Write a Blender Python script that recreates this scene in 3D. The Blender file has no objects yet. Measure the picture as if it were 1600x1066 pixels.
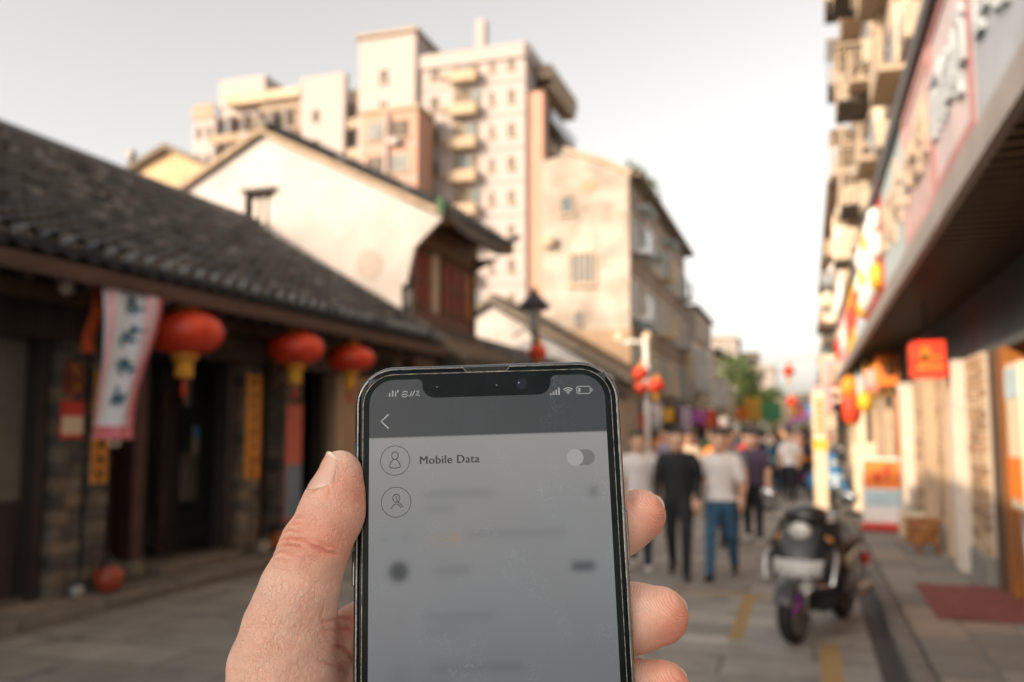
import bpy, bmesh, math, random
import numpy as np
from mathutils import Vector, Matrix, Euler
from mathutils.geometry import tessellate_polygon

scene = bpy.context.scene
COL = scene.collection
R = math.radians

# ------------------------------------------------------------------ camera
CAM_H = 1.7
YAW, PITCH = R(18.106), R(5.670)
cam_data = bpy.data.cameras.new('camera')
cam_data.sensor_width = 36.0
cam_data.lens = 31.5
cam_data.clip_start = 0.02
cam_data.clip_end = 3000
cam = bpy.data.objects.new('camera', cam_data)
cam.location = (0, 0, CAM_H)
cam.rotation_euler = (math.pi / 2 + PITCH, 0, YAW)
COL.objects.link(cam)
scene.camera = cam
cam_data.dof.use_dof = True
cam_data.dof.focus_distance = 0.234
cam_data.dof.aperture_fstop = 13.0
cam_data.dof.aperture_blades = 0

# ------------------------------------------------------------------ world, sun, exposure
SUN_ELEV = R(21)
SUN_DIR = Vector((-0.60, -0.80, 0)).normalized() * math.cos(SUN_ELEV) + Vector((0, 0, math.sin(SUN_ELEV)))
world = bpy.data.worlds.new('World')
scene.world = world
world.use_nodes = True
wn = world.node_tree
bg = wn.nodes['Background']
sky = wn.nodes.new('ShaderNodeTexSky')
sky.sky_type = 'NISHITA'
sky.sun_disc = False
sky.sun_elevation = SUN_ELEV
sky.sun_rotation = math.atan2(SUN_DIR.x, SUN_DIR.y)
sky.air_density = 1.0
sky.dust_density = 3.0
sky.ozone_density = 1.0
hs = wn.nodes.new('ShaderNodeHueSaturation')
hs.inputs['Saturation'].default_value = 0.22
wn.links.new(sky.outputs[0], hs.inputs['Color'])
tint = wn.nodes.new('ShaderNodeMix')
tint.data_type = 'RGBA'
tint.blend_type = 'MULTIPLY'
tint.inputs[0].default_value = 1.0
tint.inputs[7].default_value = (1.0, 0.93, 0.85, 1)
wn.links.new(hs.outputs[0], tint.inputs[6])
wn.links.new(tint.outputs[2], bg.inputs['Color'])
bg.inputs['Strength'].default_value = 0.15

sun_data = bpy.data.lights.new('sun', 'SUN')
sun_data.energy = 2.4
sun_data.angle = R(0.6)
sun_data.color = (1.0, 0.77, 0.54)
sun = bpy.data.objects.new('sun', sun_data)
sun.rotation_euler = SUN_DIR.to_track_quat('Z', 'Y').to_euler()
sun.location = (0, 0, 60)
COL.objects.link(sun)

vs = scene.view_settings
vs.view_transform = 'Standard'
vs.look = 'None'
vs.exposure = 1.1
vs.gamma = 1.0
vs.use_curve_mapping = False
SHADE_H = 6.25
EXPO = 2.0 ** vs.exposure
scene.cycles.use_denoising = True
scene.cycles.max_bounces = 6
scene.cycles.sample_clamp_indirect = 6.0

# ------------------------------------------------------------------ helpers
random.seed(7)
_M = {}


def srgb(r, g, b):
    f = lambda c: (c / 12.92) if c <= 0.04045 else ((c + 0.055) / 1.055) ** 2.4
    return tuple(f(v / 255.0) for v in (r, g, b))


def mat(name, col=(0.5, 0.5, 0.5), rough=0.7, var=0.15, scale=3.0, bump=0.0, bscale=None, metal=0.0,
        emit=None, emit_s=0.0, spec=0.5, coat=0.0, stretch=(1, 1, 1), trans=0.0, col2=None):
    """Principled surface whose colour wanders between two close tones with a noise; cached by name."""
    if name in _M:
        return _M[name]
    m = bpy.data.materials.new(name)
    m.use_nodes = True
    nt = m.node_tree
    p = nt.nodes['Principled BSDF']
    p.inputs['Roughness'].default_value = rough
    p.inputs['Metallic'].default_value = metal
    p.inputs['Specular IOR Level'].default_value = spec
    p.inputs['Coat Weight'].default_value = coat
    p.inputs['Transmission Weight'].default_value = trans
    tc = nt.nodes.new('ShaderNodeTexCoord')
    mp = nt.nodes.new('ShaderNodeMapping')
    mp.inputs['Scale'].default_value = stretch
    nt.links.new(tc.outputs['Object'], mp.inputs[0])
    nz = nt.nodes.new('ShaderNodeTexNoise')
    nz.inputs['Scale'].default_value = scale
    nz.inputs['Detail'].default_value = 6
    nz.inputs['Roughness'].default_value = 0.65
    nt.links.new(mp.outputs[0], nz.inputs['Vector'])
    rp = nt.nodes.new('ShaderNodeValToRGB')
    rp.color_ramp.elements[0].position = 0.3
    rp.color_ramp.elements[1].position = 0.7
    c2 = col2 if col2 is not None else tuple(min(1, c * (1 + var)) for c in col)
    c1 = tuple(c * (1 - var) for c in col)
    rp.color_ramp.elements[0].color = (*c1, 1)
    rp.color_ramp.elements[1].color = (*c2, 1)
    nt.links.new(nz.outputs['Fac'], rp.inputs[0])
    nt.links.new(rp.outputs[0], p.inputs['Base Color'])
    if bump > 0:
        n2 = nt.nodes.new('ShaderNodeTexNoise')
        n2.inputs['Scale'].default_value = bscale or scale * 6
        n2.inputs['Detail'].default_value = 5
        nt.links.new(mp.outputs[0], n2.inputs['Vector'])
        b = nt.nodes.new('ShaderNodeBump')
        b.inputs['Strength'].default_value = bump
        b.inputs['Distance'].default_value = 0.02
        nt.links.new(n2.outputs['Fac'], b.inputs['Height'])
        nt.links.new(b.outputs[0], p.inputs['Normal'])
    if emit is not None:
        p.inputs['Emission Color'].default_value = (*emit, 1)
        p.inputs['Emission Strength'].default_value = emit_s
    _M[name] = m
    return m


def glass(name, tint=(0.05, 0.07, 0.08), rough=0.08):
    return mat(name, tint, rough, 0.3, 0.8, spec=0.9)


def link(o, parent=None):
    COL.objects.link(o)
    if parent is not None:
        o.parent = parent
    return o


def empty(name, loc=(0, 0, 0), rz=0.0, parent=None):
    o = bpy.data.objects.new(name, None)
    o.empty_display_size = 0.2
    o.location = loc
    o.rotation_euler = (0, 0, rz)
    return link(o, parent)


def tag(o, label=None, cat=None, group=None, kind=None):
    if label:
        o['label'] = label
    if cat:
        o['category'] = cat
    if group:
        o['group'] = group
    if kind:
        o['kind'] = kind
    return o


def thing(name, label, cat, loc=(0, 0, 0), rz=0.0, group=None):
    return tag(empty(name, loc, rz), label, cat, group)


def inst(name, mesh, parent, loc=(0, 0, 0), rot=(0, 0, 0), sc=(1, 1, 1)):
    """A piece that shares its mesh data with its look-alikes."""
    o = bpy.data.objects.new(name, mesh)
    o.location = loc
    o.rotation_euler = rot
    o.scale = sc
    return link(o, parent)


def copy_tree(o, parent=None):
    c = o.copy()
    link(c, parent)
    for ch in o.children:
        copy_tree(ch, c)
    return c


class MB:
    """Collects faces and links them as one mesh object."""

    def __init__(s, org=(0, 0, 0)):
        s.v, s.f, s.sm, s.mi = [], [], [], []
        s.org = Vector(org)
        s.cur = 0

    def add(s, vs, fs, smooth=False):
        n = len(s.v)
        s.v += [tuple(v) for v in vs]
        s.f += [tuple(i + n for i in f) for f in fs]
        s.sm += [smooth] * len(fs)
        s.mi += [s.cur] * len(fs)
        return s

    def box(s, x0, x1, y0, y1, z0, z1, bev=0.0):
        if bev > 0:
            b = min(bev, (x1 - x0) * .4, (y1 - y0) * .4, (z1 - z0) * .4)
            vs = []
            for X, sx in ((x0, 1), (x1, -1)):
                for Y, sy in ((y0, 1), (y1, -1)):
                    for Z, sz in ((z0, 1), (z1, -1)):
                        vs += [(X, Y + sy * b, Z + sz * b), (X + sx * b, Y, Z + sz * b), (X + sx * b, Y + sy * b, Z)]
            # index = corner*3 + axis
            c = lambda i, j, k, a: (i * 4 + j * 2 + k) * 3 + a
            fs = [[c(0, 0, 0, 0), c(0, 0, 1, 0), c(0, 1, 1, 0), c(0, 1, 0, 0)], [c(1, 0, 0, 0), c(1, 1, 0, 0), c(1, 1, 1, 0), c(1, 0, 1, 0)],
                  [c(0, 0, 0, 1), c(1, 0, 0, 1), c(1, 0, 1, 1), c(0, 0, 1, 1)], [c(0, 1, 0, 1), c(0, 1, 1, 1), c(1, 1, 1, 1), c(1, 1, 0, 1)],
                  [c(0, 0, 0, 2), c(0, 1, 0, 2), c(1, 1, 0, 2), c(1, 0, 0, 2)], [c(0, 0, 1, 2), c(1, 0, 1, 2), c(1, 1, 1, 2), c(0, 1, 1, 2)]]
            for i in (0, 1):
                for j in (0, 1):
                    fs.append([c(i, j, 0, 0), c(i, j, 0, 1), c(i, j, 1, 1), c(i, j, 1, 0)])
                    fs.append([c(i, 0, j, 0), c(i, 0, j, 2), c(i, 1, j, 2), c(i, 1, j, 0)])
                    fs.append([c(0, i, j, 1), c(0, i, j, 2), c(1, i, j, 2), c(1, i, j, 1)])
                    for k in (0, 1):
                        fs.append([c(i, j, k, 0), c(i, j, k, 1), c(i, j, k, 2)])
            return s.add(vs, fs)
        vs = [(x0, y0, z0), (x1, y0, z0), (x1, y1, z0), (x0, y1, z0), (x0, y0, z1), (x1, y0, z1), (x1, y1, z1), (x0, y1, z1)]
        return s.add(vs, [(0, 3, 2, 1), (4, 5, 6, 7), (0, 1, 5, 4), (1, 2, 6, 5), (2, 3, 7, 6), (3, 0, 4, 7)])

    def prism(s, poly, axis, a0, a1):
        """Extrude a 2-D outline along an axis; poly is given in the two other axes in x, y, z order."""
        n = len(poly)

        def P(u, w, a):
            return {'x': (a, u, w), 'y': (u, a, w), 'z': (u, w, a)}[axis]
        vs = [P(u, w, a0) for u, w in poly] + [P(u, w, a1) for u, w in poly]
        fs = [tuple(range(n))[::-1], tuple(range(n, 2 * n))]
        fs += [(i, (i + 1) % n, n + (i + 1) % n, n + i) for i in range(n)]
        return s.add(vs, fs)

    def tube(s, pts, r, n=8, smooth=True, cap=True):
        """Round bar through points; r is one radius or one for each point."""
        pts = [Vector(p) for p in pts]
        rs = r if isinstance(r, (list, tuple)) else [r] * len(pts)
        vs, fs = [], []
        t0 = (pts[1] - pts[0]).normalized()
        u = t0.orthogonal().normalized()
        for i, p in enumerate(pts):
            t = (pts[min(i + 1, len(pts) - 1)] - pts[max(i - 1, 0)]).normalized()
            u = (u - t * u.dot(t)).normalized()
            w = t.cross(u)
            for k in range(n):
                a = 2 * math.pi * k / n
                vs.append(p + (u * math.cos(a) + w * math.sin(a)) * rs[i])
        for i in range(len(pts) - 1):
            for k in range(n):
                fs.append((i * n + k, i * n + (k + 1) % n, (i + 1) * n + (k + 1) % n, (i + 1) * n + k))
        s.add(vs, fs, smooth)
        if cap:
            m = len(s.v) - len(vs)
            s.f += [tuple(m + k for k in range(n))[::-1], tuple(m + (len(pts) - 1) * n + k for k in range(n))]
            s.sm += [False, False]
            s.mi += [s.cur] * 2
        return s

    def lathe(s, prof, c=(0, 0, 0), n=20, rib=0.0, smooth=True, axis='z'):
        """Turn (radius, height) pairs about an upright axis through c; rib scallops the outline."""
        vs, fs = [], []
        for r, h in prof:
            for k in range(n):
                a = 2 * math.pi * k / n
                rr = r * (1 - (rib if k % 2 else 0))
                q = (rr * math.cos(a), rr * math.sin(a), h)
                if axis == 'y':
                    q = (q[0], q[2], q[1])
                elif axis == 'x':
                    q = (q[2], q[0], q[1])
                vs.append((c[0] + q[0], c[1] + q[1], c[2] + q[2]))
        for i in range(len(prof) - 1):
            for k in range(n):
                fs.append((i * n + k, i * n + (k + 1) % n, (i + 1) * n + (k + 1) % n, (i + 1) * n + k))
        fs += [tuple(range(n))[::-1], tuple((len(prof) - 1) * n + k for k in range(n))]
        return s.add(vs, fs, smooth)

    def sheet(s, f, nu, nv, smooth=True):
        """Grid of points f(u, v), u and v from 0 to 1."""
        vs = [f(i / nu, j / nv) for i in range(nu + 1) for j in range(nv + 1)]
        fs = [(i * (nv + 1) + j, (i + 1) * (nv + 1) + j, (i + 1) * (nv + 1) + j + 1, i * (nv + 1) + j + 1) for i in range(nu) for j in range(nv)]
        return s.add(vs, fs, smooth)

    def mesh(s, name, *mats):
        me = bpy.data.meshes.new(name)
        o = s.org
        me.from_pydata([(v[0] - o.x, v[1] - o.y, v[2] - o.z) for v in s.v], [], s.f)
        me.polygons.foreach_set('use_smooth', s.sm)
        me.polygons.foreach_set('material_index', s.mi)
        for m in mats:
            me.materials.append(m)
        bm = bmesh.new()
        bm.from_mesh(me)
        bmesh.ops.recalc_face_normals(bm, faces=bm.faces)
        bm.to_mesh(me)
        bm.free()
        me.update()
        return me

    def build(s, name, m, parent=None, **kw):
        ms = m if isinstance(m, (list, tuple)) else [m]
        o = bpy.data.objects.new(name, s.mesh(name, *ms))
        link(o, parent)
        return o


def part(name, m, parent, org, *boxes, bev=0.0):
    """One mesh of boxes given in the world; org is where its thing stands."""
    b = MB(org)
    for q in boxes:
        b.box(*q, bev=bev)
    return b.build(name, m, parent)


# ------------------------------------------------------------------ smooth bodies: distance field -> one closed surface
FAR = [25.0]


def round_cone(P, a, b, ra, rb, flat=None):
    a = np.asarray(a, np.float32)
    b = np.asarray(b, np.float32)
    if len(P) > 64:                           # far from this limb: a lower bound will do
        rm = max(ra, rb)
        lo, hi = np.minimum(a, b) - rm, np.maximum(a, b) + rm
        gap = np.maximum(np.maximum(lo - P.max(0), P.min(0) - hi), 0)
        far = float(np.sqrt((gap * gap).sum()))
        if far > FAR[0]:
            return np.full(len(P), far, np.float32)
    ab = b - a
    pa = P - a
    h = np.clip((pa @ ab) / max(float(ab @ ab), 1e-9), 0, 1)
    q = pa - h[..., None] * ab
    if flat is not None:                      # (direction, factor): squeeze the section along a direction
        dvec = np.asarray(flat[0], np.float32)
        dvec = dvec / np.linalg.norm(dvec)
        c = q @ dvec
        q = q + (c * (1.0 / flat[1] - 1.0))[..., None] * dvec
    d = np.sqrt((q * q).sum(-1)) - (ra + (rb - ra) * h)
    if flat is not None:
        d = d * (0.5 + 0.5 * flat[1])
    return d


def smin(a, b, k):
    h = np.clip(0.5 + 0.5 * (b - a) / k, 0, 1)
    return b + (a - b) * h - k * h * (1 - h)


def surface_nets(f, ax, ay, az):
    """Closed quad surface of f(points) = 0 on a grid whose steps may vary."""
    ax, ay, az = (np.asarray(q, np.float32) for q in (ax, ay, az))
    nx, ny, nz = len(ax), len(ay), len(az)
    S = np.empty((nx, ny, nz), np.float32)
    B = 8
    blocks = [(i, j, k) for i in range(0, nx, B) for j in range(0, ny, B) for k in range(0, nz, B)]
    lo = np.array([(ax[i], ay[j], az[k]) for i, j, k in blocks], np.float32)
    hi = np.array([(ax[min(i + B, nx) - 1], ay[min(j + B, ny) - 1], az[min(k + B, nz) - 1]) for i, j, k in blocks], np.float32)
    mid = f((lo + hi) / 2)
    near_ = np.abs(mid) < np.linalg.norm(hi - lo, axis=1) * 0.75 + 1e-6
    todo = []
    for (i, j, k), m, n in zip(blocks, mid, near_):
        if n:
            todo.append((i, j, k))
        else:
            S[i:i + B, j:j + B, k:k + B] = m
    todo.sort(key=lambda t: (t[0] // 32, t[1] // 32, t[2]))
    for c in range(0, len(todo), 48):
        ch = todo[c:c + 48]
        pts, shp = [], []
        for i, j, k in ch:
            g = np.stack(np.meshgrid(ax[i:i + B], ay[j:j + B], az[k:k + B], indexing='ij'), -1)
            shp.append(g.shape[:3])
            pts.append(g.reshape(-1, 3))
        val = f(np.concatenate(pts))
        n = 0
        for (i, j, k), q, p in zip(ch, shp, pts):
            S[i:i + B, j:j + B, k:k + B] = val[n:n + len(p)].reshape(q)
            n += len(p)
    neg = S < 0
    cnt = np.zeros((nx - 1, ny - 1, nz - 1), np.int8)
    for i in (0, 1):
        for j in (0, 1):
            for k in (0, 1):
                cnt += neg[i:nx - 1 + i, j:ny - 1 + j, k:nz - 1 + k]
    I, J, K = np.nonzero((cnt > 0) & (cnt < 8))
    idx = -np.ones(cnt.shape, np.int64)
    idx[I, J, K] = np.arange(len(I))
    acc = np.zeros((len(I), 3))
    num = np.zeros(len(I))
    cor = [(i, j, k) for i in (0, 1) for j in (0, 1) for k in (0, 1)]
    for a in cor:
        for b in cor:
            if sum(b) - sum(a) == 1 and all(q >= p for p, q in zip(a, b)):
                sa = S[I + a[0], J + a[1], K + a[2]]
                sb = S[I + b[0], J + b[1], K + b[2]]
                on = (sa < 0) != (sb < 0)
                t = np.where(on, sa / np.where(on, sa - sb, 1), 0)
                pa = np.stack([ax[I + a[0]], ay[J + a[1]], az[K + a[2]]], 1)
                pb = np.stack([ax[I + b[0]], ay[J + b[1]], az[K + b[2]]], 1)
                acc += np.where(on[:, None], pa + (pb - pa) * t[:, None], 0)
                num += on
    V = acc / num[:, None]
    F = []
    for axis in range(3):
        sl0 = [slice(1, -1)] * 3
        sl1 = [slice(1, -1)] * 3
        sl0[axis] = slice(0, -1)
        sl1[axis] = slice(1, None)
        A, B = neg[tuple(sl0)], neg[tuple(sl1)]
        q = np.argwhere(A != B)
        inside = A[tuple(q.T)]
        off = np.array([1, 1, 1])
        off[axis] = 0
        q = q + off
        u = np.zeros(3, int)
        w = np.zeros(3, int)
        u[(axis + 1) % 3] = 1
        w[(axis + 2) % 3] = 1
        c = [q - u - w, q - w, q, q - u]
        quad = np.stack([idx[tuple(k.T)] for k in c], 1)
        quad[~inside] = quad[~inside][:, ::-1]
        F.append(quad)
    F = np.concatenate(F)
    F = F[(F >= 0).all(1)]
    return V, F


def np_mesh(name, V, F, mats, mi=None, smooth=True):
    me = bpy.data.meshes.new(name)
    me.vertices.add(len(V))
    me.vertices.foreach_set('co', np.asarray(V, np.float32).ravel())
    me.loops.add(F.size)
    me.loops.foreach_set('vertex_index', np.asarray(F, np.int32).ravel())
    me.polygons.add(len(F))
    k = F.shape[1]
    me.polygons.foreach_set('loop_start', np.arange(0, F.size, k, dtype=np.int32))
    me.polygons.foreach_set('use_smooth', np.full(len(F), smooth))
    for m in mats:
        me.materials.append(m)
    if mi is not None:
        me.polygons.foreach_set('material_index', np.asarray(mi, np.int32))
    me.update(calc_edges=True)
    me.validate()
    return me
# ================================================================== materials of the street
m_plaster = mat('white_limewash', (0.42, 0.385, 0.36), 0.9, 0.14, 0.9, bump=0.15, bscale=14, col2=(0.54, 0.50, 0.475))
m_plaster_old = mat('stained_plaster', (0.33, 0.27, 0.22), 0.92, 0.3, 0.7, bump=0.2, bscale=10, col2=(0.50, 0.445, 0.39))
m_tan = mat('tan_plaster', (0.42, 0.32, 0.23), 0.9, 0.18, 1.1, bump=0.2, bscale=12)
m_dark_wood = mat('old_dark_timber', (0.030, 0.024, 0.022), 0.6, 0.45, 5, stretch=(1, 1, .15), bump=0.2)
m_brown_wood = mat('brown_timber', (0.085, 0.05, 0.032), 0.65, 0.4, 6, stretch=(1, 1, .15), bump=0.2)
m_red_wood = mat('faded_red_shutter', (0.17, 0.028, 0.022), 0.6, 0.3, 5, stretch=(1, 1, .2))
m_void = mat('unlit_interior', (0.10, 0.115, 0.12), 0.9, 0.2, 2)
m_stone = mat('pier_stone', (0.115, 0.105, 0.088), 0.9, 0.5, 4, bump=0.35, bscale=18, col2=(0.20, 0.18, 0.145))
m_tile = mat('grey_roof_tile', (0.037, 0.043, 0.049), 0.40, 0.35, 9, bump=0.3, bscale=26, col2=(0.070, 0.076, 0.082))
m_tile_pale = mat('pale_roof_tile', (0.13, 0.132, 0.132), 0.45, 0.4, 9, bump=0.3, bscale=26, col2=(0.25, 0.25, 0.245))
m_tile_dark = mat('dark_roof_tile', (0.018, 0.019, 0.020), 0.6, 0.4, 8, bump=0.3, bscale=26)
m_tile_old = mat('tan_roof_tile', (0.16, 0.13, 0.10), 0.8, 0.4, 5, bump=0.3, bscale=20)  # light tan tile tone
m_gold = mat('gilt', (0.62, 0.28, 0.035), 0.4, 0.25, 9, metal=0.25)
m_red_silk = mat('red_lantern_silk', (0.60, 0.025, 0.010), 0.34, 0.25, 5, col2=(0.80, 0.075, 0.018))
m_fringe = mat('yellow_fringe', (0.65, 0.34, 0.03), 0.8, 0.2, 30)
m_white = mat('white_paint', (0.78, 0.76, 0.73), 0.6, 0.06, 3)
m_black = mat('black_metal', (0.02, 0.021, 0.023), 0.4, 0.2, 6)
m_steel = mat('dull_steel', (0.32, 0.33, 0.34), 0.35, 0.15, 8, metal=0.8)
m_pane = mat('window_glass', (0.035, 0.05, 0.055), 0.12, 0.4, 0.7, spec=0.8)
m_red = mat('red_paint', (0.58, 0.035, 0.025), 0.6, 0.12, 4)
m_orange = mat('orange_print', (0.85, 0.22, 0.03), 0.6, 0.12, 4)
m_blue = mat('blue_print', (0.04, 0.20, 0.42), 0.6, 0.12, 4)
m_teal = mat('teal_ink', (0.015, 0.12, 0.18), 0.7, 0.15, 6)
m_yellow = mat('yellow_paint', (0.78, 0.46, 0.05), 0.6, 0.1, 4)
m_purple = mat('purple_print', (0.32, 0.05, 0.36), 0.6, 0.12, 4)
m_pink = mat('pink_print', (0.72, 0.30, 0.32), 0.6, 0.12, 4)
m_green = mat('green_print', (0.06, 0.27, 0.12), 0.6, 0.12, 4)
m_cyan = mat('pale_blue_print', (0.46, 0.60, 0.66), 0.6, 0.12, 3)
m_cream = mat('cream_print', (0.74, 0.62, 0.46), 0.7, 0.1, 3)

# ================================================================== ground
b = MB()
b.box(-400, 400, -120, 900, -0.6, -0.012)
tag(b.build('ground', mat('bare_ground', (0.20, 0.18, 0.155), 0.95, 0.2, 0.4)), kind='structure')


def road_material():
    m = mat('worn_concrete_road', (0.31, 0.30, 0.275), 0.78, 0.22, 0.8, bump=0.3, bscale=30, col2=(0.45, 0.43, 0.395))
    nt = m.node_tree
    p = nt.nodes['Principled BSDF']
    src = p.inputs['Base Color'].links[0].from_socket
    tc = [n for n in nt.nodes if n.type == 'TEX_COORD'][0]
    # stains, drips and pale patches of old repairs
    n1 = nt.nodes.new('ShaderNodeTexNoise')
    n1.inputs['Scale'].default_value = 2.3
    n1.inputs['Detail'].default_value = 7
    n1.inputs['Distortion'].default_value = 1.2
    nt.links.new(tc.outputs['Object'], n1.inputs['Vector'])
    r1 = nt.nodes.new('ShaderNodeMapRange')
    r1.inputs[1].default_value, r1.inputs[2].default_value = 0.56, 0.74
    nt.links.new(n1.outputs['Fac'], r1.inputs[0])
    mx = nt.nodes.new('ShaderNodeMix')
    mx.data_type = 'RGBA'
    mx.inputs[7].default_value = (0.15, 0.146, 0.138, 1)
    nt.links.new(r1.outputs[0], mx.inputs[0])
    nt.links.new(src, mx.inputs[6])
    # joints of the slabs
    br = nt.nodes.new('ShaderNodeTexBrick')
    br.inputs['Scale'].default_value = 1.0
    br.inputs['Brick Width'].default_value = 1.3
    br.inputs['Row Height'].default_value = 0.55
    br.inputs['Mortar Size'].default_value = 0.016
    br.inputs['Color1'].default_value = (1, 1, 1, 1)
    br.inputs['Color2'].default_value = (0.74, 0.74, 0.74, 1)
    br.inputs['Mortar'].default_value = (0.42, 0.42, 0.42, 1)
    nt.links.new(tc.outputs['Object'], br.inputs['Vector'])
    m2 = nt.nodes.new('ShaderNodeMix')
    m2.data_type = 'RGBA'
    m2.blend_type = 'MULTIPLY'
    m2.inputs[0].default_value = 1.0
    nt.links.new(mx.outputs[2], m2.inputs[6])
    nt.links.new(br.outputs['Color'], m2.inputs[7])
    nt.links.new(m2.outputs[2], p.inputs['Base Color'])
    return m


b = MB()
b.box(-6.27, 0.6, -60, 160, -0.1, 0.0)
road = tag(b.build('road', road_material()), kind='structure')
m_ym = mat('worn_yellow_marking', (0.50, 0.30, 0.075), 0.8, 0.3, 9, col2=(0.36, 0.26, 0.13))
m_wm = mat('worn_white_marking', (0.48, 0.46, 0.43), 0.8, 0.25, 9)
for x0, x1, y0, y1, mm_ in ((0.05, 0.19, 5.2, 7.75, m_ym), (-0.66, -0.55, 7.7, 9.7, m_ym), (-1.75, -0.66, 7.55, 7.75, m_wm), (-1.75, -0.2, 9.7, 9.8, m_ym), (0.05, 0.17, 11.5, 14.0, m_ym)):
    b = MB()
    b.box(x0, x1, y0, y1, 0.0, 0.004)
    b.build('road_marking', mm_, road)
b = MB()
b.box(0.44, 0.6, 1, 60, 0.0, 0.005)
b.build('gutter', mat('gutter_dark', (0.05, 0.05, 0.05), 0.7, 0.4, 3), road)  # dark strip along the kerb

# pavements: a bed, kerb stones, slabs
m_slab = mat('pavement_slab', (0.255, 0.235, 0.205), 0.85, 0.28, 2.2, bump=0.25, bscale=25)
m_kerb = mat('kerb_stone', (0.17, 0.155, 0.14), 0.85, 0.3, 3, bump=0.3, bscale=20)


def pavement(name, x0, x1, kx0, kx1, y0, y1, slabs):
    b = MB()
    b.box(min(x0, kx0), max(x1, kx1), y0, y1, -0.1, 0.085)
    root = tag(b.build(name, mat('pavement_bed', (0.12, 0.11, 0.10), 0.9, 0.25, 2)), kind='structure')
    b = MB()
    b.box(0, kx1 - kx0, 0, 0.985, -0.10, 0.03, bev=0.02)
    km = b.mesh('kerb_stone', m_kerb)
    y = y0
    while y < min(y1, 40):
        inst('kerb_stone', km, root, (kx0 + (random.uniform(-.006, .006)), y, 0.098 + random.uniform(-.006, .006)))
        y += 1.0
    b = MB()
    b.box(kx0, kx1, y, y1, 0.085, 0.128)
    b.build('kerb', m_kerb, root)
    b = MB()
    w, l = slabs
    b.box(0.004, w - 0.008, 0.004, l - 0.008, -0.05, 0.0, bev=0.008)
    sm = [b.mesh('paving_slab', m_slab), b.mesh('paving_slab', mat('pavement_slab_dark', (0.19, 0.18, 0.165), 0.85, 0.25, 2.5, bump=0.25, bscale=25)),
          b.mesh('paving_slab', mat('pavement_slab_warm', (0.30, 0.245, 0.20), 0.85, 0.25, 2.5, bump=0.25, bscale=25))]
    n = int(round((x1 - x0) / w))
    row = 0
    y = max(y0, 4.0)
    while y < 24:
        for i in range(n):
            inst('paving_slab', random.choice(sm), root, (x0 + i * w, y + (l / 2 if i % 2 else 0), 0.122 + random.uniform(-.004, .004)))
        y += l
    b = MB()
    b.box(x0, x1, y + l, y1, 0.09, 0.122)
    b.box(x0, x1, y0, max(y0, 4.0), 0.09, 0.122)
    b.build('far_paving', m_slab, root)
    return root


pavement('pavement_right', 0.76, 1.96, 0.6, 0.75, -20, 120, (0.4, 0.62))
pavement('pavement_left', -8.0, -6.45, -6.45, -6.27, -20, 120, (0.775, 0.9))

# ================================================================== tiled roofs
def tile_meshes(m, pitch, w, ln):
    """A cover tile: half a barrel with thickness, narrowing up the slope; and the same closed with a round end for the eave."""
    out = []
    for end in (False, True):
        b = MB()
        n = 7
        vs = []
        for s, (r, up) in ((0.0, (w / 2, 0.05)), (ln, (w / 2 * 0.80, 0.0))):
            for k in range(n):
                a = math.pi * k / (n - 1)
                vs.append((r * math.cos(a), s, r * math.sin(a) * 1.35 + up))
            for k in range(n):
                a = math.pi * k / (n - 1)
                vs.append(((r - .016) * math.cos(a), s, (r - .016) * math.sin(a) * 0.9 + up))
        fs = []
        for k in range(n - 1):
            fs.append((k, k + 1, 2 * n + k + 1, 2 * n + k))
            fs.append((k, n + k, n + k + 1, k + 1))
        if end:
            fs.append(tuple(range(n)))
        b.add(vs, fs, True)
        out.append(b.mesh('tile', m))
    return out


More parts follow.
